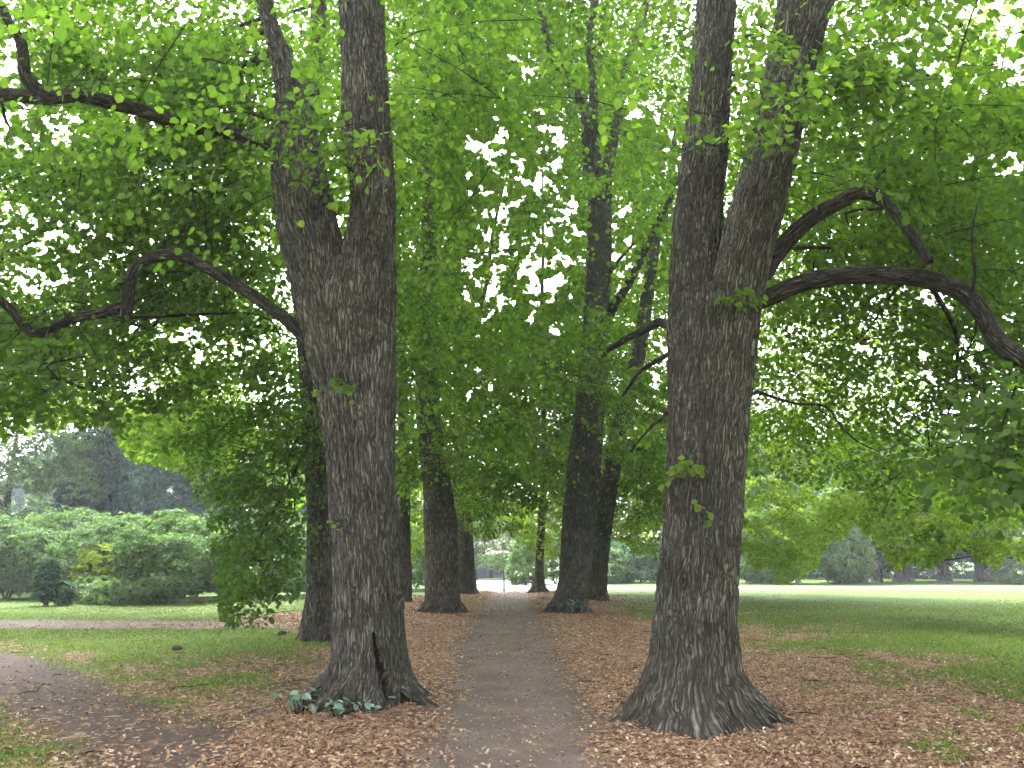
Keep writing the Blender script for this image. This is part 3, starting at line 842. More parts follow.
# ---- L1, the big forked tree left of the path
L1 = Tree('lime_tree', 'massive forked lime left of the path, dark slit at its foot', -1.66, 9.5, 7.8, 4.6, 22, group='lime trees lining the avenue')
base = [(722, 322, 420), (700, 324, 419), (688, 327, 414), (670, 331, 411), (645, 334, 409), (600, 336, 406), (550, 334, 404), (500, 331, 401), (450, 327, 398),
        (400, 321, 397), (350, 318, 396), (300, 318, 396), (265, 325, 396)]
P, r = stem_px(base, 9.5); add_sil(*smooth_path(P, r, .3))
P2, r2 = stem_px([(480, 334, 392), (400, 334, 397), (330, 336, 397), (270, 340, 397), (240, 344, 397), (225, 349, 397), (200, 351, 397), (175, 348, 396), (150, 343, 395), (120, 341, 392), (60, 341, 388), (0, 339, 385), (-60, 338, 383)], 9.5, -0.3)
P3, r3 = stem_px([(520, 330, 378), (430, 322, 372), (360, 308, 358), (300, 295, 350), (250, 282, 345), (228, 276, 339), (200, 273, 334), (180, 271, 328), (150, 270, 320), (120, 273, 312), (90, 274, 305), (60, 270, 294), (27, 262, 280), (-40, 244, 262)], 9.45, 0.4)
L1.def_ = (P, r, P2, r2, P3, r3); add_sil(*smooth_path(P2, r2, .3)); add_sil(*smooth_path(P3, r3, .3), keep=0.05)

def seg_px(P, line, w):
    """distance in pixels of points to a drawn line, only on the side facing the path"""
    sh = P.shape[:2]; px, py, zc = proj(P.reshape(-1, 3))
    d = poly_dist(px, py, np.array(line, float)); return d.reshape(sh), py.reshape(sh)
def carve_L1(P):
    d, py = seg_px(P, [(374, 634), (377, 655), (383, 678), (388, 697)], 3)
    wd = np.interp(py, [630, 660, 700], [1.0, 2.2, 4.2])
    front = P[..., 1] < 9.5
    return 0.16 * np.clip(1.6 - d / wd, 0, 1) * front
def mask_L1(P, TH, S):
    side = np.clip((P[..., 0] + 1.62) / 0.12, 0, 1) * np.clip(1.3 - P[..., 2] / 5.5, 0.15, 1)
    g = side * 0.85
    w = np.clip(0.5 - P[..., 2] * 0.9, 0, .45) + 0.6 * np.clip(1 - np.abs(P[..., 0] + 1.85) / 0.12, 0, 1) * (P[..., 2] > 4)
    return g, np.clip(w, 0, .8)
L1.stem(P, r, nseg=300, step=0.022, bark=0.020, lump=0.05, lobes=lobe_fn(3, 0.42, 0.24, 9), seed=3.0, flat_rings=True, carve=carve_L1, mask=mask_L1)
L1.roots(-1.66, 9.45, [(-12, .72, .14, .5), (-62, .56, .10, .3), (-100, .66, .13, .45), (-128, .74, .13, .45), (-160, .80, .14, .5), (165, .8, .14, .5), (90, .8, .15, .5), (35, .7, .14, .5)], 51.0, mask_L1)
Pa, ra = up_stem(P2, r2, 19, (0.3, -0.2)); L1.stem(Pa, ra, nseg=190, step=0.035, bark=0.018, lump=0.03, seed=9.0, mask=mask_L1)
Pb, rb_ = up_stem(P3, r3, 17, (-1.4, 0.4)); L1.stem(Pb, rb_, nseg=150, step=0.035, bark=0.018, lump=0.03, seed=15.0, mask=mask_L1)

def limb_px(pts, Y0, Y1, r0, r1, kink=0.0):
    n = len(pts); P_ = [at(x, y, Y0 + (Y1 - Y0) * i / (n - 1)) for i, (x, y) in enumerate(pts)]
    r_ = [r0 + (r1 - r0) * i / (n - 1) for i in range(n)]
    return np.array(P_), np.array(r_)
L1.limb(*limb_px([(285, 150), (240, 135), (200, 128), (165, 118), (125, 106), (80, 96), (45, 97), (0, 94), (-60, 86)], 9.5, 8.2, 0.105, 0.10), keep=.3)
L1.limb(*limb_px([(48, 96), (32, 85), (24, 70), (22, 45), (8, 20), (-10, -10)], 8.5, 8.0, 0.10, 0.06))
L1.limb(*limb_px([(310, 345), (290, 322), (262, 302), (235, 284), (208, 268), (178, 255), (152, 258), (133, 272), (128, 298), (125, 318)], 9.5, 9.9, 0.095, 0.085))
L1.limb(*limb_px([(128, 306), (105, 312), (75, 318), (50, 328), (32, 333), (18, 318), (0, 300), (-30, 285)], 9.9, 9.6, 0.085, 0.06))
L1.limb(*limb_px([(386, 50), (400, 42), (412, 34), (428, 30)], 9.3, 8.8, 0.03, 0.015))
L1.limb(*limb_px([(392, 70), (404, 68), (425, 67), (450, 70)], 9.4, 9.1, 0.022, 0.01))
L1.limb(*limb_px([(298, 124), (270, 120), (245, 112), (222, 114), (200, 122)], 8.7, 7.6, 0.03, 0.012))

# ---- R1, the big forked tree right of the path
R1 = Tree('lime_tree', 'massive forked lime right of the path, two thick stems and wide roots', 1.88, 8.6, 7.8, 4.6, 22, group='lime trees lining the avenue')
base = [(738, 620, 776), (716, 625, 768), (700, 632, 755), (680, 640, 745), (655, 647, 741), (620, 650, 739), (570, 655, 740), (520, 660, 741), (470, 664, 743), (420, 666, 747),
        (370, 667, 753), (330, 668, 757), (295, 671, 756)]
P, r = stem_px(base, 8.6); add_sil(*smooth_path(P, r, .3))
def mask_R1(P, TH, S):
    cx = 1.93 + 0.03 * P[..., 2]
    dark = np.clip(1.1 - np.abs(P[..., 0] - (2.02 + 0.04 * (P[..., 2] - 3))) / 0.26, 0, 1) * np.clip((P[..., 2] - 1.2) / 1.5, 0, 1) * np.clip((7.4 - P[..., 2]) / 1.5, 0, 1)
    left = np.clip((1.80 - P[..., 0]) / 0.15, 0, 1) * np.clip(P[..., 2] / 3, 0.1, 1)  # left side toned darker through the stain channel
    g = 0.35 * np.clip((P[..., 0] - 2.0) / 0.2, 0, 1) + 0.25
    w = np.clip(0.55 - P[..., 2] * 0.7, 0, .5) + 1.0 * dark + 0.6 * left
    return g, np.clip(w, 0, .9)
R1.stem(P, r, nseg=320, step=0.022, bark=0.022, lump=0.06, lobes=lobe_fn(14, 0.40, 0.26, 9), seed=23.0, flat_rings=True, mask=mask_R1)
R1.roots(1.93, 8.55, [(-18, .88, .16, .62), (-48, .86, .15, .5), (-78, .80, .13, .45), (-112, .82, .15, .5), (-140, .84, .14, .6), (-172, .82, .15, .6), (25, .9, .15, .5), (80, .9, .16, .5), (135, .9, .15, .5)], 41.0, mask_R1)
P2, r2 = stem_px([(520, 664, 716), (430, 667, 718), (350, 668, 722), (290, 669, 725), (240, 671, 725), (200, 675, 723), (150, 681, 728), (100, 687, 731), (50, 692, 734), (0, 696, 737), (-60, 702, 738)], 8.65, 0.3)
P3, r3 = stem_px([(520, 690, 738), (430, 692, 746), (350, 700, 756), (290, 711, 766), (250, 719, 774), (200, 731, 786), (150, 745, 797), (100, 758, 808), (50, 768, 820), (0, 778, 834), (-60, 790, 850)], 8.55, -0.5)
add_sil(*smooth_path(P2, r2, .3)); add_sil(*smooth_path(P3, r3, .3))
Pa, ra = up_stem(P2, r2, 19, (0.4, 0.5)); R1.stem(Pa, ra, nseg=190, step=0.03, bark=0.020, lump=0.03, seed=31.0, mask=mask_R1)
Pb, rb_ = up_stem(P3, r3, 18, (2.0, -0.6)); R1.stem(Pb, rb_, nseg=190, step=0.03, bark=0.020, lump=0.03, seed=37.0, mask=mask_R1)
R1.limb(*limb_px([(762, 275), (778, 252), (795, 233), (815, 216), (838, 203), (860, 193), (882, 200), (900, 218), (916, 242), (930, 262)], 8.5, 7.6, 0.13, 0.055), nseg=24)
R1.limb(*limb_px([(745, 305), (768, 298), (795, 286), (830, 277), (870, 275), (910, 277), (945, 285), (970, 298), (985, 318), (995, 338), (1015, 356), (1050, 365)], 8.5, 7.4, 0.12, 0.11), nseg=24)
R1.limb(*limb_px([(972, 300), (975, 270), (972, 235), (978, 200)], 7.7, 7.4, 0.035, 0.015), nseg=8)
R1.limb(*limb_px([(740, 402), (757, 392), (775, 398), (798, 404), (825, 406), (840, 425), (858, 442), (880, 452)], 8.5, 9.2, 0.035, 0.018), nseg=8)
R1.limb(*limb_px([(675, 330), (660, 322), (645, 330), (628, 338), (608, 350)], 8.9, 11.0, 0.075, 0.05), nseg=12)
R1.limb(*limb_px([(672, 352), (655, 362), (640, 372), (622, 396)], 8.9, 11.0, 0.05, 0.03), nseg=8)
R1.limb(*limb_px([(672, 408), (660, 420), (648, 430), (630, 452)], 8.9, 10.5, 0.045, 0.02), nseg=8)
R1.limb(*limb_px([(985, -20), (970, 20), (958, 60), (945, 95), (936, 125), (935, 160)], 6.8, 6.4, 0.022, 0.008), nseg=6)
R1.limb(*limb_px([(937, 105), (915, 122), (893, 138), (872, 148)], 6.5, 6.8, 0.012, 0.006), nseg=6)

# ---- middle trees
def mid_tree(name, label, rows, Y, extra=(), limbs=(), crownR=6.8, zlo=3.6, zhi=26, seed=1, group='lime trees lining the avenue', nseg=120, step=0.07, top=None, lobeamp=0.34, keep=0.04, leafmat='lime', lean=(0, 0)):
    b = at((rows[0][1] + rows[0][2]) / 2, rows[0][0], Y)
    t = Tree(name, label, b[0], Y, crownR, zlo, zhi, group=group, leafmat=leafmat)
    P, r = stem_px(rows, Y); add_sil(*smooth_path(P, r, .4), keep=keep)
    if not extra: P, r = up_stem(P, r, top or zhi - 1, lean)
    def mk(P_, TH, S):
        return 0.45 + 0 * TH, np.clip(0.35 - P_[..., 2] * .5, 0, .3) + 0.25 * (P_[..., 2] > 2.5)
    t.stem(P, r, nseg=nseg, step=step, bark=0.018, lump=0.06, lobes=lobe_fn(seed, lobeamp, 0.3, 6), seed=seed * 7.0, flat_rings=True, mask=mk)
    rr0 = float(r[1]); t.roots(b[0], Y, [(a_ + rng.uniform(-14, 14), rr0 * rng.uniform(.98, 1.2), rr0 * .22, rr0 * 1.0) for a_ in (-5, -50, -95, -140, -185, 60, 120)], seed * 5.0, mk)
    for e in extra:
        P_, r_ = stem_px(e, Y); add_sil(*smooth_path(P_, r_, .4), keep=keep * 2); P_, r_ = up_stem(P_, r_, zhi - 2, (rng.normal(0, .5), 0)); t.stem(P_, r_, nseg=30, step=0.15, bark=0.012, lump=0.05, seed=rng.uniform(0, 60))
    for pts, r0, r1 in limbs:
        t.limb(*limb_px(pts, Y, Y - 1.0, r0, r1), nseg=8)
    return t

L2 = mid_tree('lime_tree', 'lime half hidden behind the large left trunk, dark low boughs on its left',
              [(652, 297, 345), (641, 298, 344), (628, 301, 342), (600, 304, 340), (560, 305, 340), (500, 306, 338), (440, 303, 334), (380, 300, 329), (320, 294, 322), (250, 288, 314)], 16.2, seed=4, keep=0.25, crownR=6.5)
R2 = mid_tree('lime_tree', 'dark lime right of the path with three thin upper stems',
              [(620, 547, 590), (613, 548, 589), (604, 550, 588), (585, 556, 589), (560, 559, 591), (520, 561, 595), (480, 565, 599), (430, 571, 603), (380, 577, 606), (320, 582, 609), (260, 585, 611), (200, 588, 612), (180, 590, 612)], 25,
              extra=[[(210, 589, 603), (167, 583, 596), (130, 582, 592), (105, 578, 589), (88, 568, 578), (50, 546, 556), (0, 534, 543), (-30, 528, 536)],
                     [(210, 593, 606), (173, 591, 602), (120, 589, 599), (77, 588, 597), (43, 584, 593), (0, 590, 600), (-30, 592, 600)],
                     [(210, 598, 612), (167, 602, 614), (123, 611, 622), (77, 618, 628), (50, 628, 638), (10, 640, 649), (-30, 648, 656)]],
              limbs=[([(606, 320), (618, 300), (632, 278), (645, 250), (658, 222), (674, 192)], 0.2, 0.1), ([(600, 300), (612, 270), (628, 250), (645, 232)], 0.1, 0.05)], seed=6)
R3 = mid_tree('lime_tree', 'lime leaning right, close behind the dark three stemmed one',
              [(606, 587, 609), (600, 588, 609), (590, 589, 608), (560, 591, 609), (520, 596, 614), (480, 600, 620), (430, 610, 630), (380, 624, 642), (330, 634, 650), (280, 643, 657), (240, 650, 662)], 32.4, seed=9, crownR=6, leafmat='lime_lit', lean=(2, 0), keep=.03)
L3 = mid_tree('lime_tree', 'stout lime left of the path, nearest in line beyond the slit trunk',
              [(618, 418, 465), (612, 419, 464), (604, 421, 461), (590, 423, 459), (560, 424, 458), (520, 423, 456), (480, 420, 450), (440, 416, 443), (380, 414, 440), (300, 416, 438), (200, 422, 436), (140, 424, 434)], 25, seed=12, keep=.2)
L3b = mid_tree('lime_tree', 'slim lime glimpsed just right of the large left trunk',
               [(606, 396, 414), (600, 397, 413), (560, 399, 411), (480, 398, 410), (380, 396, 408), (280, 392, 402)], 31, seed=13, keep=.5)
L4 = mid_tree('lime_tree', 'pale barked lime at the far left end of the avenue',
              [(598, 455, 481), (594, 456, 480), (585, 457, 478), (560, 456, 475), (520, 455, 473), (460, 454, 470), (400, 453, 467), (330, 452, 464), (260, 452, 462)], 38, seed=17, leafmat='lime_lit', keep=.3,
              limbs=[([(470, 345), (478, 320), (486, 285), (492, 240), (500, 200), (510, 165)], 0.16, 0.08)])
R4 = mid_tree('lime_tree', 'slender lime with burred foot at the far right end of the avenue',
              [(596, 527, 549), (592, 528, 548), (580, 533, 545), (560, 535, 544), (520, 537, 546), (480, 539, 547), (430, 540, 547), (360, 541, 547)], 40, seed=19, leafmat='lime_lit', keep=.2, lobeamp=.5)

# ---- foliage masses, near to far
def fill(t, lst, **kw):
    for a in lst: t.mass(*a, **kw)
fill(R1, [(880, 60, 8.2, 130, 70, 1.8, 120), (980, 120, 9.5, 90, 60, 2, 90), (800, 80, 7.2, 60, 40, .8, 45),
          (900, 170, 9.5, 120, 50, 2.2, 110), (860, 250, 10.5, 120, 40, 2, 90)])
fill(R1, [(730, 140, 7.0, 50, 14, .3, 10), (770, 45, 7.0, 30, 16, .3, 8)])
fill(R1, [(860, 340, 11.5, 130, 45, 2.5, 85), (960, 360, 10.5, 80, 50, 2, 55), (820, 410, 13, 100, 45, 2.5, 75), (930, 450, 12, 100, 45, 2.5, 80),
          (1060, 300, 9, 80, 90, 2, 80)], tone=.5)
fill(R1, [(985, 395, 5.8, 48, 36, .5, 22), (1010, 455, 5.6, 45, 30, .4, 14), (960, 440, 5.9, 25, 25, .3, 7)], leaf=0.078, templ='oct', tone=.2)
fill(L1, [(60, 50, 10, 90, 60, 2, 100), (160, 60, 10.5, 90, 60, 2, 110), (240, 70, 9.5, 60, 60, 1.5, 70), (60, 190, 11, 110, 60, 2.5, 120), (190, 190, 11, 90, 60, 2.2, 120),
          (60, 380, 9.2, 90, 40, 1.5, 60), (150, 330, 11, 110, 40, 2, 50), (-60, 250, 9, 70, 120, 2, 70)], tone=.35)
fill(L1, [(320, 140, 8.6, 45, 22, .4, 14), (350, 175, 8.9, 30, 18, .2, 7), (295, 100, 8.8, 22, 18, .3, 6), (430, 60, 9, 60, 60, 1.2, 40), (440, 130, 10.5, 60, 60, 2, 60)], tone=.45)
fill(L2, [(255, 560, 14.0, 45, 60, 1.5, 80), (275, 500, 14.5, 50, 45, 1.5, 80), (300, 430, 14.5, 45, 50, 1.5, 70), (240, 612, 13.5, 22, 16, .5, 12),
          (240, 430, 16, 60, 50, 2, 60)], tone=.22)
fill(L2, [(230, 330, 17, 60, 50, 2, 60)], tone=.5, leaf=.10)
fill(L3, [(430, 330, 20, 35, 70, 2.5, 110), (420, 450, 21, 25, 50, 2, 60), (440, 230, 20, 45, 60, 3, 90), (480, 400, 24, 35, 50, 3, 60), (475, 500, 27, 35, 40, 3, 60)], leaf=.10, tone=.4)
fill(L4, [(470, 500, 33, 30, 40, 3, 60), (500, 440, 34, 40, 60, 4, 80), (510, 530, 36, 40, 25, 3, 50), (430, 520, 34, 30, 30, 2, 40)], leaf=.12, templ='kite', tone=.6)
fill(R2, [(590, 350, 22.5, 40, 35, 1.5, 70), (560, 380, 22, 50, 40, 2, 70), (620, 400, 27, 45, 60, 2.5, 90), (640, 470, 24, 30, 50, 2.5, 70), (550, 460, 29, 40, 50, 3, 60), (600, 250, 24, 60, 70, 3, 80)], leaf=.10, tone=.42)
fill(R3, [(630, 520, 29, 35, 35, 2.5, 80), (650, 420, 29, 30, 60, 3, 60), (600, 480, 31, 30, 50, 2, 60)], leaf=.11, templ='kite', tone=.6)
fill(L3, [(470, 60, 22, 60, 70, 3, 130), (440, 150, 23, 60, 60, 3, 120), (475, 190, 26, 50, 70, 3, 120)], leaf=.12, tone=.5)
fill(L4, [(490, 150, 33, 60, 60, 4, 130), (500, 230, 35, 50, 60, 4, 120), (520, 330, 37, 50, 60, 4, 110), (500, 60, 32, 60, 60, 4, 110)], leaf=.15, templ='kite', tone=.5)
fill(R2, [(560, 150, 27, 60, 60, 3, 110), (640, 120, 27, 60, 70, 3, 130), (650, 220, 27, 50, 60, 3, 100), (550, 50, 26, 60, 50, 3, 110), (560, 300, 28, 45, 50, 3, 90)], leaf=.12, tone=.5)
fill(L1, [(30, 110, 12.5, 110, 60, 2, 130), (90, 260, 13, 120, 60, 2, 140), (220, 280, 13.5, 70, 60, 2, 80), (30, 330, 12, 80, 50, 2, 90), (230, 130, 13, 60, 80, 2, 110)], leaf=.10, tone=.45)
fill(R1, [(970, 200, 12.5, 110, 70, 2, 150), (1000, 80, 12, 90, 80, 2, 110), (990, 300, 13, 90, 60, 2, 120), (840, 170, 12.5, 70, 70, 2, 110)], leaf=.10, tone=.55)
fill(R4, [(535, 530, 37, 35, 30, 3, 60), (560, 540, 36, 25, 20, 2, 30), (520, 460, 38, 40, 50, 3, 70)], leaf=.12, templ='kite', tone=.65)

SP = dict(scale=(.22, .36), bough=False, tone=.6, bottom=False, droop=-35)
ALLOW += [(690, 462, 26, 14), (728, 296, 30, 12), (345, 381, 18, 12), (700, 505, 10, 8), (400, 330, 8, 20), (330, 520, 10, 8)]
fill(R1, [(688, 462, 8.1, 14, 6, .05, 5), (725, 296, 8.1, 22, 7, .05, 6), (700, 505, 8.1, 4, 4, .05, 2)], **SP)
fill(L1, [(343, 381, 9.0, 10, 6, .05, 3), (330, 520, 9.0, 5, 4, .05, 1)], **SP)
L1.crown(2600, tone=.42, boughs=16, leaf=.088); R1.crown(2600, tone=.45, boughs=16, leaf=.088)
L2.crown(2200, leaf=.125, boughs=8)
for t in (R2, L3): t.crown(2200, leaf=.125, boughs=8)
R3.crown(1500, leaf=.15, templ='kite', boughs=6); L3b.crown(1300, leaf=.15, templ='kite', boughs=4)
L4.crown(1600, leaf=.16, templ='kite', boughs=6); R4.crown(1500, leaf=.16, templ='kite', boughs=6)

# ---- outer limes standing out on the right lawn and left, whose boughs hang into view
OR = Tree('lime_tree', 'bright green lime whose boughs sweep low over the right lawn', 20.5, 23.0, 9.5, 2.8, 21, group='limes standing out on the lawns', leafmat='lime_lit')
OR.stem(np.array([(20.5, 23, -.2), (20.5, 23, 1.2), (20.6, 23, 4), (20.5, 23, 13)]), np.array([.5, .4, .33, .08]), nseg=40, step=.15, bark=.02, lump=.04, lobes=lobe_fn(33, .3), flat_rings=True)
fill(OR, [(935, 562, 20, 60, 22, 2.5, 90), (990, 555, 19, 50, 22, 2.5, 70), (960, 530, 20, 70, 40, 3, 130), (900, 500, 22, 60, 40, 3, 100), (1000, 480, 19, 60, 60, 3, 110), (850, 440, 23, 70, 50, 3, 110)], leaf=.10, tone=.5)
OR.crown(2000, leaf=.15, templ='kite', boughs=10)
OL = Tree('lime_tree', 'bright yellow green lime beyond the gravel path at the left', -19.0, 24.0, 9.5, 5.0, 21, group='limes standing out on the lawns', leafmat='lime_lit')
OL.stem(np.array([(-19, 24, -.2), (-19, 24, 1.2), (-19.1, 24, 4), (-19, 24, 13)]), np.array([.5, .4, .33, .08]), nseg=40, step=.15, bark=.02, lump=.04, lobes=lobe_fn(34, .3), flat_rings=True)
MR = Tree('lime_tree', 'bright green lime with low boughs left of the dark far trunks', 9.5, 36.0, 7, 2.8, 23, group='limes standing out on the lawns', leafmat='lime_lit')
MR.stem(np.array([(9.5, 36, -.2), (9.5, 36, 1.2), (9.6, 36, 4), (9.5, 36, 12)]), np.array([.45, .34, .3, .08]), nseg=40, step=.15, bark=.02, lump=.04, lobes=lobe_fn(35, .3), flat_rings=True)
fill(MR, [(830, 380, 33, 80, 55, 3, 130), (780, 320, 33, 70, 60, 3, 110), (880, 320, 33, 60, 50, 3, 90), (770, 550, 31, 45, 22, 2.5, 90), (825, 530, 31, 40, 30, 2.5, 80), (780, 520, 32, 55, 50, 3, 150), (760, 440, 32, 60, 50, 3, 110), (700, 480, 33, 60, 50, 3, 60)], leaf=.12, templ='kite', tone=.5)
MR.crown(1600, leaf=.17, templ='kite', boughs=8)
fill(OL, [(50, 320, 25, 90, 50, 3, 120), (60, 230, 26, 90, 50, 3, 80), (160, 330, 26, 60, 50, 3, 80), (170, 430, 23, 80, 42, 2.5, 190), (90, 425, 24, 80, 26, 2.5, 110), (200, 400, 24, 60, 40, 2.5, 110)], tone=.55, leaf=.11)
OL.crown(2000, leaf=.15, templ='kite', boughs=8)
for t in (L1, R1, L2, R2, R3, L3, L3b, L4, R4, OR, OL, MR): t.finish()

# ================================================================== BACKGROUND SHRUBS AND TREES
def blob_leaves(rx, ry, rz, n, leaf, mat, name, seed, cone=False, lumps=9, templ='kite'):
    """a crown mesh: leaf clumps over uneven lobes, local origin at the foot"""
    r_ = np.random.default_rng(seed)
    L = []
    cen = r_.uniform(-1, 1, (lumps, 3)) * np.array([.62, .62, .42]) ; rad = r_.uniform(.36, .58, lumps)
    cen[0] = (0, 0, 0); rad[0] = .7
    pts, nrm = [], []
    per = n // lumps
    for c, q in zip(cen, rad):
        u = r_.normal(size=(per, 3)); u /= np.linalg.norm(u, axis=1)[:, None]
        p = c + u * q * (0.82 + 0.2 * r_.random((per, 1)))
        pts.append(p); nrm.append(u)
    p = np.concatenate(pts); u = np.concatenate(nrm)
    inside = np.zeros(len(p), bool)
    for c, q in zip(cen, rad): inside |= np.linalg.norm(p - c, axis=1) < q * 0.74
    p, u = p[~inside], u[~inside]
    if cone:
        h = (p[:, 2] + 1) / 2; h = np.clip(h, 0, 1); p[:, :2] *= (1.15 - h)[:, None]
    P = p * np.array([rx, ry, rz]); P[:, 2] += rz * 0.92
    P[:, 2] = np.where(P[:, 2] < .55 * rz, P[:, 2] * .8, P[:, 2])
    P = P[P[:, 2] > 0.03]; u = u[:len(P)] if len(u) != len(P) else u
    m = len(P)
    yaw = np.arctan2(-P[:, 0], P[:, 1]) + r_.normal(0, .9, m)
    return P, yaw, r_

LM = {}
def shrub_mesh(key, rx, ry, rz, n, leaf, mat, seed, cone=False, lumps=9, frac=.5, tone=.5, scale=.55):
    P, yaw, r_ = blob_leaves(rx, ry, rz, n, leaf, mat, key, seed, cone, lumps)
    m = len(P)
    V, Q, rn = leaves_from(P, yaw, np.radians(r_.normal(-22, 18, m)), np.radians(r_.normal(0, 20, m)), r_.uniform(.7, 1.2, m) * scale, leaf, 'kite', False, np.full(m, tone), frac=frac)
    ls = LeafSet(); ls.add(V, Q, rn); TOTAL[0] += len(rn)
    return ls

def shrub(name, label, cat, px, py_base, Y, w, h, mat, seed, n=500, leaf=.10, cone=False, lumps=9, group=None, stems=3, trunk=None, barkm='farbark', zoff=0.0, tone=.5, scale=.55, frac=.5):
    b = at(px, py_base, Y); X = b[0]
    root = empty(name, (X, Y, 0)); tag(root, label, cat, group)
    hh = h - zoff
    ls = shrub_mesh(name, w / 2, w / 2.3, hh / 1.75, int(n * 1.5), leaf * 1.35, mat, seed, cone, lumps, frac=frac, tone=tone, scale=scale)
    o = ls.build('crown' if trunk else 'foliage', M[mat]); o.parent = root; o.location = (0, 0, zoff)
    ts = TubeSet(); r_ = random.Random(seed)
    if trunk:
        ts.add(*tube([(0, 0, -.15), (0.02, 0, .8), (r_.uniform(-.15, .15), 0, zoff + 1), (0, 0, h * .85)], [trunk * 1.35, trunk, trunk * .85, trunk * .15], nseg=20, step=.25, lump=.04, seed=seed))
        for k in range(7):
            a = r_.uniform(0, 6.28); z0 = zoff + r_.uniform(-.2, .5) * hh * .5 + .5
            ts.add(*tube([(0, 0, z0), (math.cos(a) * w * .2, math.sin(a) * w * .2, z0 + hh * .12), (math.cos(a) * w * .42, math.sin(a) * w * .42, z0 + hh * .25)], [trunk * .4, trunk * .25, .02], nseg=7, step=.5))
    else:
        for k in range(stems):
            a = r_.uniform(0, 6.28)
            ts.add(*tube([(r_.uniform(-.1, .1), r_.uniform(-.1, .1), -.1), (math.cos(a) * w * .12, math.sin(a) * w * .12, h * .35), (math.cos(a) * w * .3, math.sin(a) * w * .25, h * .75)], [.05, .035, .012], nseg=6, step=.3))
    o = ts.build('trunk' if trunk else 'stems', M[barkm]); o.parent = root
    return root

G1 = 'shrubs bordering the grass at the left'
shrub('shrub', 'pale green shrub at the left picture edge, beside the small dark conifer', 'shrub', 5, 600, 33, 4.2, 3.4, 'pale', 1, n=1100, group=G1)
shrub('shrub', 'tall rounded pale shrub rising behind the small dark conifer', 'shrub', 55, 596, 35, 5.0, 4.3, 'pale', 2, n=1300, group=G1)
shrub('conifer', 'small dark cone shaped conifer in front of the pale shrubs', 'conifer', 46, 602, 28.6, 1.15, 1.9, 'darkgreen', 3, n=700, leaf=.05, cone=True, lumps=6, scale=.25)
shrub('conifer', 'very low dark rounded conifer touching the cone shaped one', 'conifer', 63, 602, 28.6, 0.9, 0.95, 'darkgreen', 31, n=320, leaf=.05, lumps=5, scale=.22)
shrub('shrub', 'low shrub with yellow leaves among the pale shrubs', 'shrub', 97, 598, 31.5, 2.0, 2.5, 'yellow', 4, n=240, group=G1, tone=.35)
shrub('shrub', 'mid green shrub spreading behind the yellow leaved one', 'shrub', 112, 597, 33.5, 4.6, 4.0, 'pale', 5, n=1200, group=G1, tone=.4)
shrub('shrub', 'open stemmed shrub with bare soil beneath, right of the yellow one', 'shrub', 165, 602, 30.5, 3.4, 2.9, 'pale', 6, n=700, group=G1, zoff=.35, tone=.42)
shrub('shrub', 'broad pale shrub behind the open stemmed shrub', 'shrub', 195, 596, 34, 5.0, 3.9, 'pale', 7, n=1200, group=G1)
shrub('shrub', 'bright green shrub showing left of the second left trunk', 'shrub', 255, 598, 33, 4.2, 3.3, 'pale', 8, n=1000, group=G1, tone=.62)
shrub('shrub', 'low pale shrub between the small conifers and open stemmed shrub', 'shrub', 120, 604, 29.6, 3.4, 1.0, 'pale', 9, n=520, group=G1, tone=.7, scale=.4)
shrub('shrub', 'dark shrub behind the second left trunk', 'shrub', 330, 594, 36, 5.5, 3.8, 'pale', 10, n=1000, group=G1, tone=.25)
# trees behind the left shrubs
shrub('tree', 'pale silvery green tree at the left edge above the shrubs', 'tree', -6, 590, 42, 12, 11.4, 'pale', 11, n=4200, trunk=.3, zoff=2.0, leaf=.13, lumps=12, tone=.45, scale=.8)
shrub('spruce_tree', 'dark blue green conifer towering behind the left shrubs', 'tree', 134, 590, 46, 8.6, 10.6, 'blue', 12, n=5200, trunk=.35, zoff=1.0, leaf=.14, lumps=14, scale=.9)
shrub('tree', 'soft green tree right of the dark blue conifer', 'tree', 228, 588, 52, 8, 9.0, 'pale', 14, n=2000, trunk=.3, zoff=1.6, leaf=.13, lumps=12, tone=.4, scale=.8)
shrub('spruce_tree', 'blue green conifer beyond the half hidden left lime', 'tree', 330, 588, 58, 12, 12.5, 'blue', 13, n=2000, trunk=.35, zoff=1.0, leaf=.16, lumps=12, scale=.9)

G2 = 'shrubs bordering the pale road at the right'
shrub('shrub', 'dense pale rounded shrub touching the right trunk\'s edge', 'shrub', 757, 584, 56, 6.6, 5.2, 'pale', 21, n=2200, group=G2, leaf=.13, scale=.7, tone=.85)  # tone raised here and on the next shrub: light put into leaf colour
shrub('shrub', 'tall domed pale shrub left of the far brown trunk', 'shrub', 842, 583, 56, 5.6, 6.8, 'pale', 22, n=2600, group=G2, leaf=.13, scale=.7, tone=.85)
shrub('shrub', 'pale shrub at the right picture edge beyond the road', 'shrub', 1030, 585, 54, 4.4, 3.4, 'pale', 23, n=800, group=G2, leaf=.12, scale=.6)
shrub('rhododendron', 'dark broad rhododendron between the leaning lime and right trunk', 'shrub', 640, 584, 58, 6.0, 3.2, 'darkgreen', 24, n=1100, group=G2, leaf=.14, scale=.7, tone=.7)
shrub('rhododendron', 'bright rhododendron mound seen just right of the three stemmed lime', 'shrub', 612, 585, 55, 3.0, 2.6, 'pale', 25, n=600, group=G2, leaf=.12, scale=.6, tone=.4)
shrub('tree', 'small tree with forked white trunk beyond the right lawn', 'tree', 798, 582, 54, 4.6, 5.4, 'pale', 26, n=700, trunk=.16, zoff=1.9, leaf=.13, barkm='palebark', scale=.7, tone=.55)
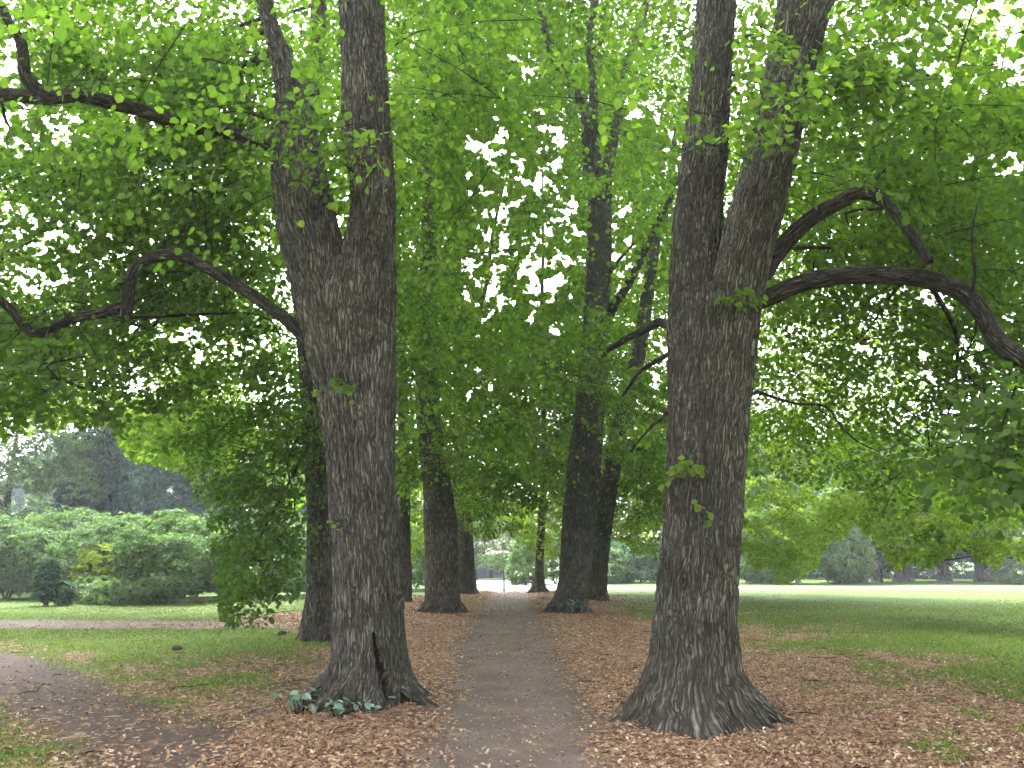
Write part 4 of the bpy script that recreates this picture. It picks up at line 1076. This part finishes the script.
shrub('cedar_tree', 'blue green tree on a brown trunk right of the domed shrub', 'tree', 877, 581, 60, 8, 11, 'blue', 27, n=1600, trunk=.36, zoff=2.4, leaf=.16, lumps=11, scale=.9, tone=.7)
shrub('cedar_tree', 'blue green tree on the thickest dark far trunk', 'tree', 904, 582, 59, 8, 10, 'blue', 28, n=1500, trunk=.62, zoff=1.5, leaf=.16, lumps=11, scale=.9, tone=.55)
shrub('tree', 'far tree on a short dark trunk behind the right low boughs', 'tree', 945, 582, 62, 8, 10, 'darkgreen', 29, n=1500, trunk=.45, zoff=1.6, leaf=.16, lumps=11, scale=.9)
shrub('tree', 'far dark trunked tree nearest the right picture edge', 'tree', 985, 582, 60, 8, 10, 'darkgreen', 30, n=1500, trunk=.6, zoff=1.3, leaf=.16, lumps=11, scale=.9)
# centre
shrub('tree', 'pale tree hanging over the white house at the path\'s end', 'tree', 476, 580, 66, 9.4, 6.8, 'pale', 41, n=1700, trunk=.16, zoff=0.75, leaf=.13, scale=.7, tone=.6)
shrub('shrub', 'pale shrub at the road, left of the slender burred lime', 'shrub', 526, 586, 52, 2.9, 3.1, 'pale', 42, n=600, leaf=.11, scale=.5, tone=.6)
shrub('shrub', 'green shrub behind the slender burred lime', 'shrub', 555, 584, 55, 3.6, 4.0, 'pale', 43, n=700, leaf=.12, scale=.6, tone=.4)

for k, (px_, w_, h_, m_) in enumerate([(690, 9, 3.4, 'darkgreen'), (790, 10, 3.0, 'blue'), (875, 10, 3.2, 'darkgreen'), (965, 11, 3.6, 'blue'), (1050, 11, 3.6, 'darkgreen')]):
    shrub('shrub', ['dark undergrowth shrub behind the right trunk and dense rounded shrub', 'bluish undergrowth shrub behind the forked white trunk', 'dark undergrowth shrub behind the far brown trunk',
                    'bluish undergrowth shrub behind the short dark trunks', 'dark undergrowth shrub outside the right picture edge'][k], 'shrub', px_, 578, 70, w_, h_, m_, 80 + k, n=800, leaf=.14, group='undergrowth beyond the road', scale=.8, tone=.4)
for k, (px_, w_, h_, m_) in enumerate([(-40, 12, 4.5, 'darkgreen'), (90, 12, 4.5, 'blue'), (240, 12, 4.2, 'darkgreen'), (350, 9, 4.2, 'pale')]):
    shrub('shrub', ['dark undergrowth shrub behind the silvery tree at the left edge', 'bluish undergrowth shrub beneath the dark blue conifer', 'dark undergrowth shrub behind the bright green shrub',
                    'pale undergrowth shrub directly behind the large left trunk'][k], 'shrub', px_, 584, 44, w_, h_, m_, 90 + k, n=1100, leaf=.13, group='undergrowth at the left', scale=.75, tone=.5)
# woodland further back: shared meshes, every tree its own object
protos = []
for s_, (mt, w, h, z) in enumerate([('pale', 12, 13, 1.2), ('blue', 11, 14, 1.0), ('darkgreen', 12, 12.5, .8)]):
    ls = shrub_mesh('far', w / 2, w / 2.3, (h - z) / 1.75, 4200, .32, mt, 60 + s_, lumps=15, scale=1.1, frac=.5)
    oc = ls.build('crown', M[mt]); ts = TubeSet(); ts.add(*tube([(0, 0, -.2), (0, 0, 3), (0.2, 0, h * .5)], [.4, .3, .08], nseg=12, step=.6))
    ot = ts.build('trunk', M['farbark'])
    protos.append((oc.data, ot.data, z)); bpy.data.objects.remove(oc); bpy.data.objects.remove(ot)
far = []
k = 0
for X in np.arange(-78, 80, 8.2):
    Y = 78 + 6 * math.sin(k * 2.1) + abs(X) * 0.12; s_ = (k * 5 + 1) % 3
    if abs(X) < 6: Y += 26
    far.append((X + rng.uniform(-1.5, 1.5), Y, s_, 0.85 + 0.35 * rng.random())); k += 1
kinds = ['soft green', 'blue green', 'dark green']; cnt = [0, 0, 0]
for (X, Y, s_, sc_) in far:
    root = empty('woodland_tree', (X, Y, 0))
    tag(root, '%s tree in the belt of woodland closing the far background' % kinds[s_], 'tree', '%s woodland trees closing the view' % kinds[s_])
    root.scale = (sc_ * 1.1, sc_, sc_); root.rotation_euler.z = rng.uniform(0, 6.28)
    c = bpy.data.objects.new('crown', protos[s_][0]); COL.objects.link(c); c.parent = root; c.location.z = protos[s_][2]
    t = bpy.data.objects.new('trunk', protos[s_][1]); COL.objects.link(t); t.parent = root

# ================================================================== FAR HOUSES, POST
def boxes(name, lst, mat, parent):
    V, Q = [], []
    for k, (x0, x1, y0, y1, z0, z1) in enumerate(lst):
        v = [(x, y, z) for x in (x0, x1) for y in (y0, y1) for z in (z0, z1)]
        f = [(0, 1, 3, 2), (4, 6, 7, 5), (0, 4, 5, 1), (2, 3, 7, 6), (0, 2, 6, 4), (1, 5, 7, 3)]
        V += v; Q += [[a + 8 * k for a in q] for q in f]
    me = mesh_from(name, np.array(V, float), [np.array(Q)]); return link(name, me, mat, parent)
M['white'] = simple_mat('white_render', (0.42, 0.42, 0.45), .8, .05)
M['bluewall'] = simple_mat('blue_boards', (0.22, 0.27, 0.40), .7, .05)
M['tan'] = simple_mat('tan_render', (0.36, 0.27, 0.20), .8, .06)
M['door'] = simple_mat('brown_door', (0.10, 0.05, 0.06), .6, .1)
M['glass'] = simple_mat('window_glass', (0.03, 0.035, 0.045), .15, .1)
M['roof'] = simple_mat('roof_tiles', (0.16, 0.10, 0.09), .8, .15)
M['post'] = simple_mat('grey_post', (0.16, 0.15, 0.16), .6, .1)
M['hedge'] = M['darkgreen']
HY = 72.0
def hx(px): return float(at(px, 575, HY)[0])
def hz(py): return float(at(500, py, HY)[2])
h = empty('house', (hx(500), HY, 0)); tag(h, 'white rendered house with brown door at the end of the path', 'house')
ox = hx(500)
def hb(name, l, mat, par=h): return boxes(name, [(hx(a) - ox, hx(b) - ox, y0, y1, max(-.1, hz(d)), hz(c)) for (a, b, c, d, y0, y1) in l], mat, par)
hb('wall', [(487, 513, 556, 583, 0, 6)], M['white'])
hb('door', [(489.2, 493.2, 570, 580, -.06, .1)], M['door'])
for (a, b, c, d) in [(495, 498.2, 572.2, 575), (500.2, 501.6, 570.5, 574.5), (502.6, 504.2, 570.5, 574.5)]:
    w_ = hb('window', [(a - .3, b + .3, c - .3, d + .3, -.05, .1)], M['white']); g_ = hb('pane', [(a, b, c, d, -.08, -.045)], M['glass'], w_)
hb('garage_door', [(508, 512.6, 571, 580, -.06, .1)], M['door'])
hb('plinth', [(486.8, 513.2, 578.6, 584, -.12, .05)], M['glass'])
V = np.array([(hx(485) - ox, -.6, hz(557)), (hx(515) - ox, -.6, hz(557)), (hx(515) - ox, 6.6, hz(557)), (hx(485) - ox, 6.6, hz(557)), (hx(485) - ox, 3, hz(557) + 2.4), (hx(515) - ox, 3, hz(557) + 2.4)])
me = mesh_from('roof', V, [np.array([[0, 1, 5, 4], [2, 3, 4, 5], [0, 3, 2, 1]]), np.array([[0, 4, 3], [1, 2, 5]])]); link('roof', me, M['roof'], h)
g = empty('outbuilding', (hx(480), HY - 1, 0)); tag(g, 'pale blue outbuilding left of the white house', 'outbuilding')
ox = hx(480)
boxes('wall', [(hx(466) - ox, hx(486.6) - ox, 0, 4, -.1, hz(562))], M['bluewall'], g)
boxes('plinth', [(hx(466) - ox - .02, hx(486.6) - ox + .02, -.15, .1, -.1, hz(577.5))], M['glass'], g)
boxes('roof', [(hx(465) - ox, hx(486.9) - ox, -.3, 4.2, hz(562) + .004, hz(562) + .2)], M['roof'], g)
t_ = empty('building', (float(at(417, 575, 66)[0]), 66, 0)); tag(t_, 'tan building glimpsed between the slim and stout left limes', 'building')
boxes('wall', [(-2.6, 1.3, 0, 5, -.1, 2.6)], M['tan'], t_)
boxes('roof', [(-2.8, 1.5, -.3, 5.3, 2.604, 2.9)], M['roof'], t_)
boxes('window', [(-.9, -.1, -.05, .1, 1.0, 1.9)], M['glass'], t_)

p = empty('post', (float(at(504, 590, 42)[0]), 42, 0)); tag(p, 'thin dark post standing where the path meets the road', 'post')
ts = TubeSet(); ts.add(*tube([(0, 0, -.1), (0, 0, .3), (0, 0, .78)], [.048, .048, .046], nseg=12, step=.2)); o = ts.build('shaft', M['post']); o.parent = p
ts = TubeSet(); ts.add(*tube([(0, 0, .77), (0, 0, .80), (0, 0, .83)], [.056, .056, .02], nseg=12, step=.02)); o = ts.build('cap', M['post']); o.parent = p

# ================================================================== PLANTS AT THE TRUNK FEET
M['ivy'] = leaf_mat('young_plant_leaves', (0.05, 0.11, 0.06), (0.09, 0.18, 0.10), (0.16, 0.27, 0.17), .3, gloss=.15)
def sprout(label, px, py, n, spread, hgt, leaf, group, mat='ivy', seed=0, Yo=0.0, z=None, name='seedling', cat='plant'):
    r_ = np.random.default_rng(seed)
    ang = math.atan((py - CYP) / F) - PITCH
    Y = CAMZ / math.tan(ang) if z is None else Yo
    b = at(px, py, Y); 
    root = empty(name, tuple(b)); tag(root, label, cat, group)
    T = np.stack([r_.normal(0, spread, n), r_.normal(0, spread * .6, n), r_.uniform(.25, 1, n) * hgt], -1)
    Rm = rot_from(r_.random(n) * 6.28, np.radians(r_.normal(-15, 25, n)), np.radians(r_.normal(0, 25, n)))
    sz = r_.uniform(.6, 1.2, n) * leaf
    Vv = np.einsum('kij,vj->kvi', Rm, OCT) * sz[:, None, None] + T[:, None, :]
    Q = (OCTQ[0][None] + (np.arange(n) * 10)[:, None, None]).reshape(-1, 6)
    ls = LeafSet(); ls.add(Vv.reshape(-1, 3), Q, np.repeat(np.clip(r_.normal(.5, .25, n), 0, 1), 2)); o = ls.build('leaves', M[mat]); o.parent = root
    ts = TubeSet()
    for t in T: ts.add(*tube([(t[0] * .5, t[1] * .5, -.02), (t[0] * .8, t[1] * .8, t[2] * .6), tuple(t)], [.004, .003, .002], nseg=3, raw=True))
    o = ts.build('stalks', M['twig']); o.parent = root
GS = 'leafy sprouts around the trunk feet'
sprout('cluster of round leaved sprouts left of the slit trunk\'s foot', 300, 713, 26, .12, .22, .085, GS, seed=1)
sprout('green sprouts in front of the slit trunk\'s foot', 338, 716, 26, .11, .16, .09, GS, seed=2)
sprout('single pair of sprouts just below the dark slit', 372, 712, 9, .07, .16, .085, GS, seed=3)
sprout('small green sprout tucked among the left roots of the right trunk', 636, 712, 9, .045, .2, .07, GS, seed=4)
sprout('pale sprouts at the foot of the three stemmed lime', 576, 614, 22, .16, .45, .09, GS, seed=5)

# clods of soil lying on the left grass
def clod(px, py, s, label, seed):
    r_ = np.random.default_rng(seed); Y = CAMZ / math.tan(math.atan((py - CYP) / F) - PITCH); b = at(px, py, Y)
    th, ph = np.meshgrid(np.linspace(0, 2 * math.pi, 14, endpoint=False), np.linspace(0.05, math.pi - .05, 9))
    d = np.stack([np.sin(ph) * np.cos(th), np.sin(ph) * np.sin(th), np.cos(ph)], -1)
    rr = s * (0.7 + .6 * fbm(d * 1.9 + seed, 2)); V = (d * rr[..., None] * np.array([1.3, 1, .75])).reshape(-1, 3); V[:, 2] += s * .45
    i = np.arange(8)[:, None] * 14; j = np.arange(14)[None]; Q = np.stack([i + j, i + 14 + j, i + 14 + (j + 1) % 14, i + (j + 1) % 14], -1).reshape(-1, 4)
    caps = np.array([list(range(14))]); cap2 = np.array([[8 * 14 + q for q in range(13, -1, -1)]])
    o = link('soil_clod', mesh_from('soil_clod', V, [Q, caps, cap2], smooth=True), M['clod']); o.location = (b[0], b[1], float(gz(np.array([b[0]]), np.array([b[1]]))[0]))
    tag(o, label, 'clod of soil')
M['clod'] = simple_mat('dark_soil', (0.03, 0.024, 0.02), .95, .3, 20)
clod(282, 636, .085, 'dark clod of soil beside the half hidden left lime', 1)
clod(177, 651, .075, 'dark clod of soil lying on the open left grass', 2)

# ================================================================== AIR
HAZE = True
if HAZE:
    hz_m, n, l = new_mat('haze_air')
    pv = N(n, "ShaderNodeVolumePrincipled"); pv.inputs['Color'].default_value = (0.93, 0.97, 1.0, 1)
    pv.inputs['Density'].default_value = 0.0010; pv.inputs['Anisotropy'].default_value = 0.3
    o = N(n, "ShaderNodeOutputMaterial"); l.new(pv.outputs[0], o.inputs['Volume'])
    hb_ = boxes('haze', [(-160, 160, -45, 150, -1.2, 28)], hz_m, None); hb_['kind'] = 'stuff'
    hb_['label'] = 'thin pale haze between the trees'
print('LEAVES', TOTAL[0], 'litter', kl, 'blades', kg_)
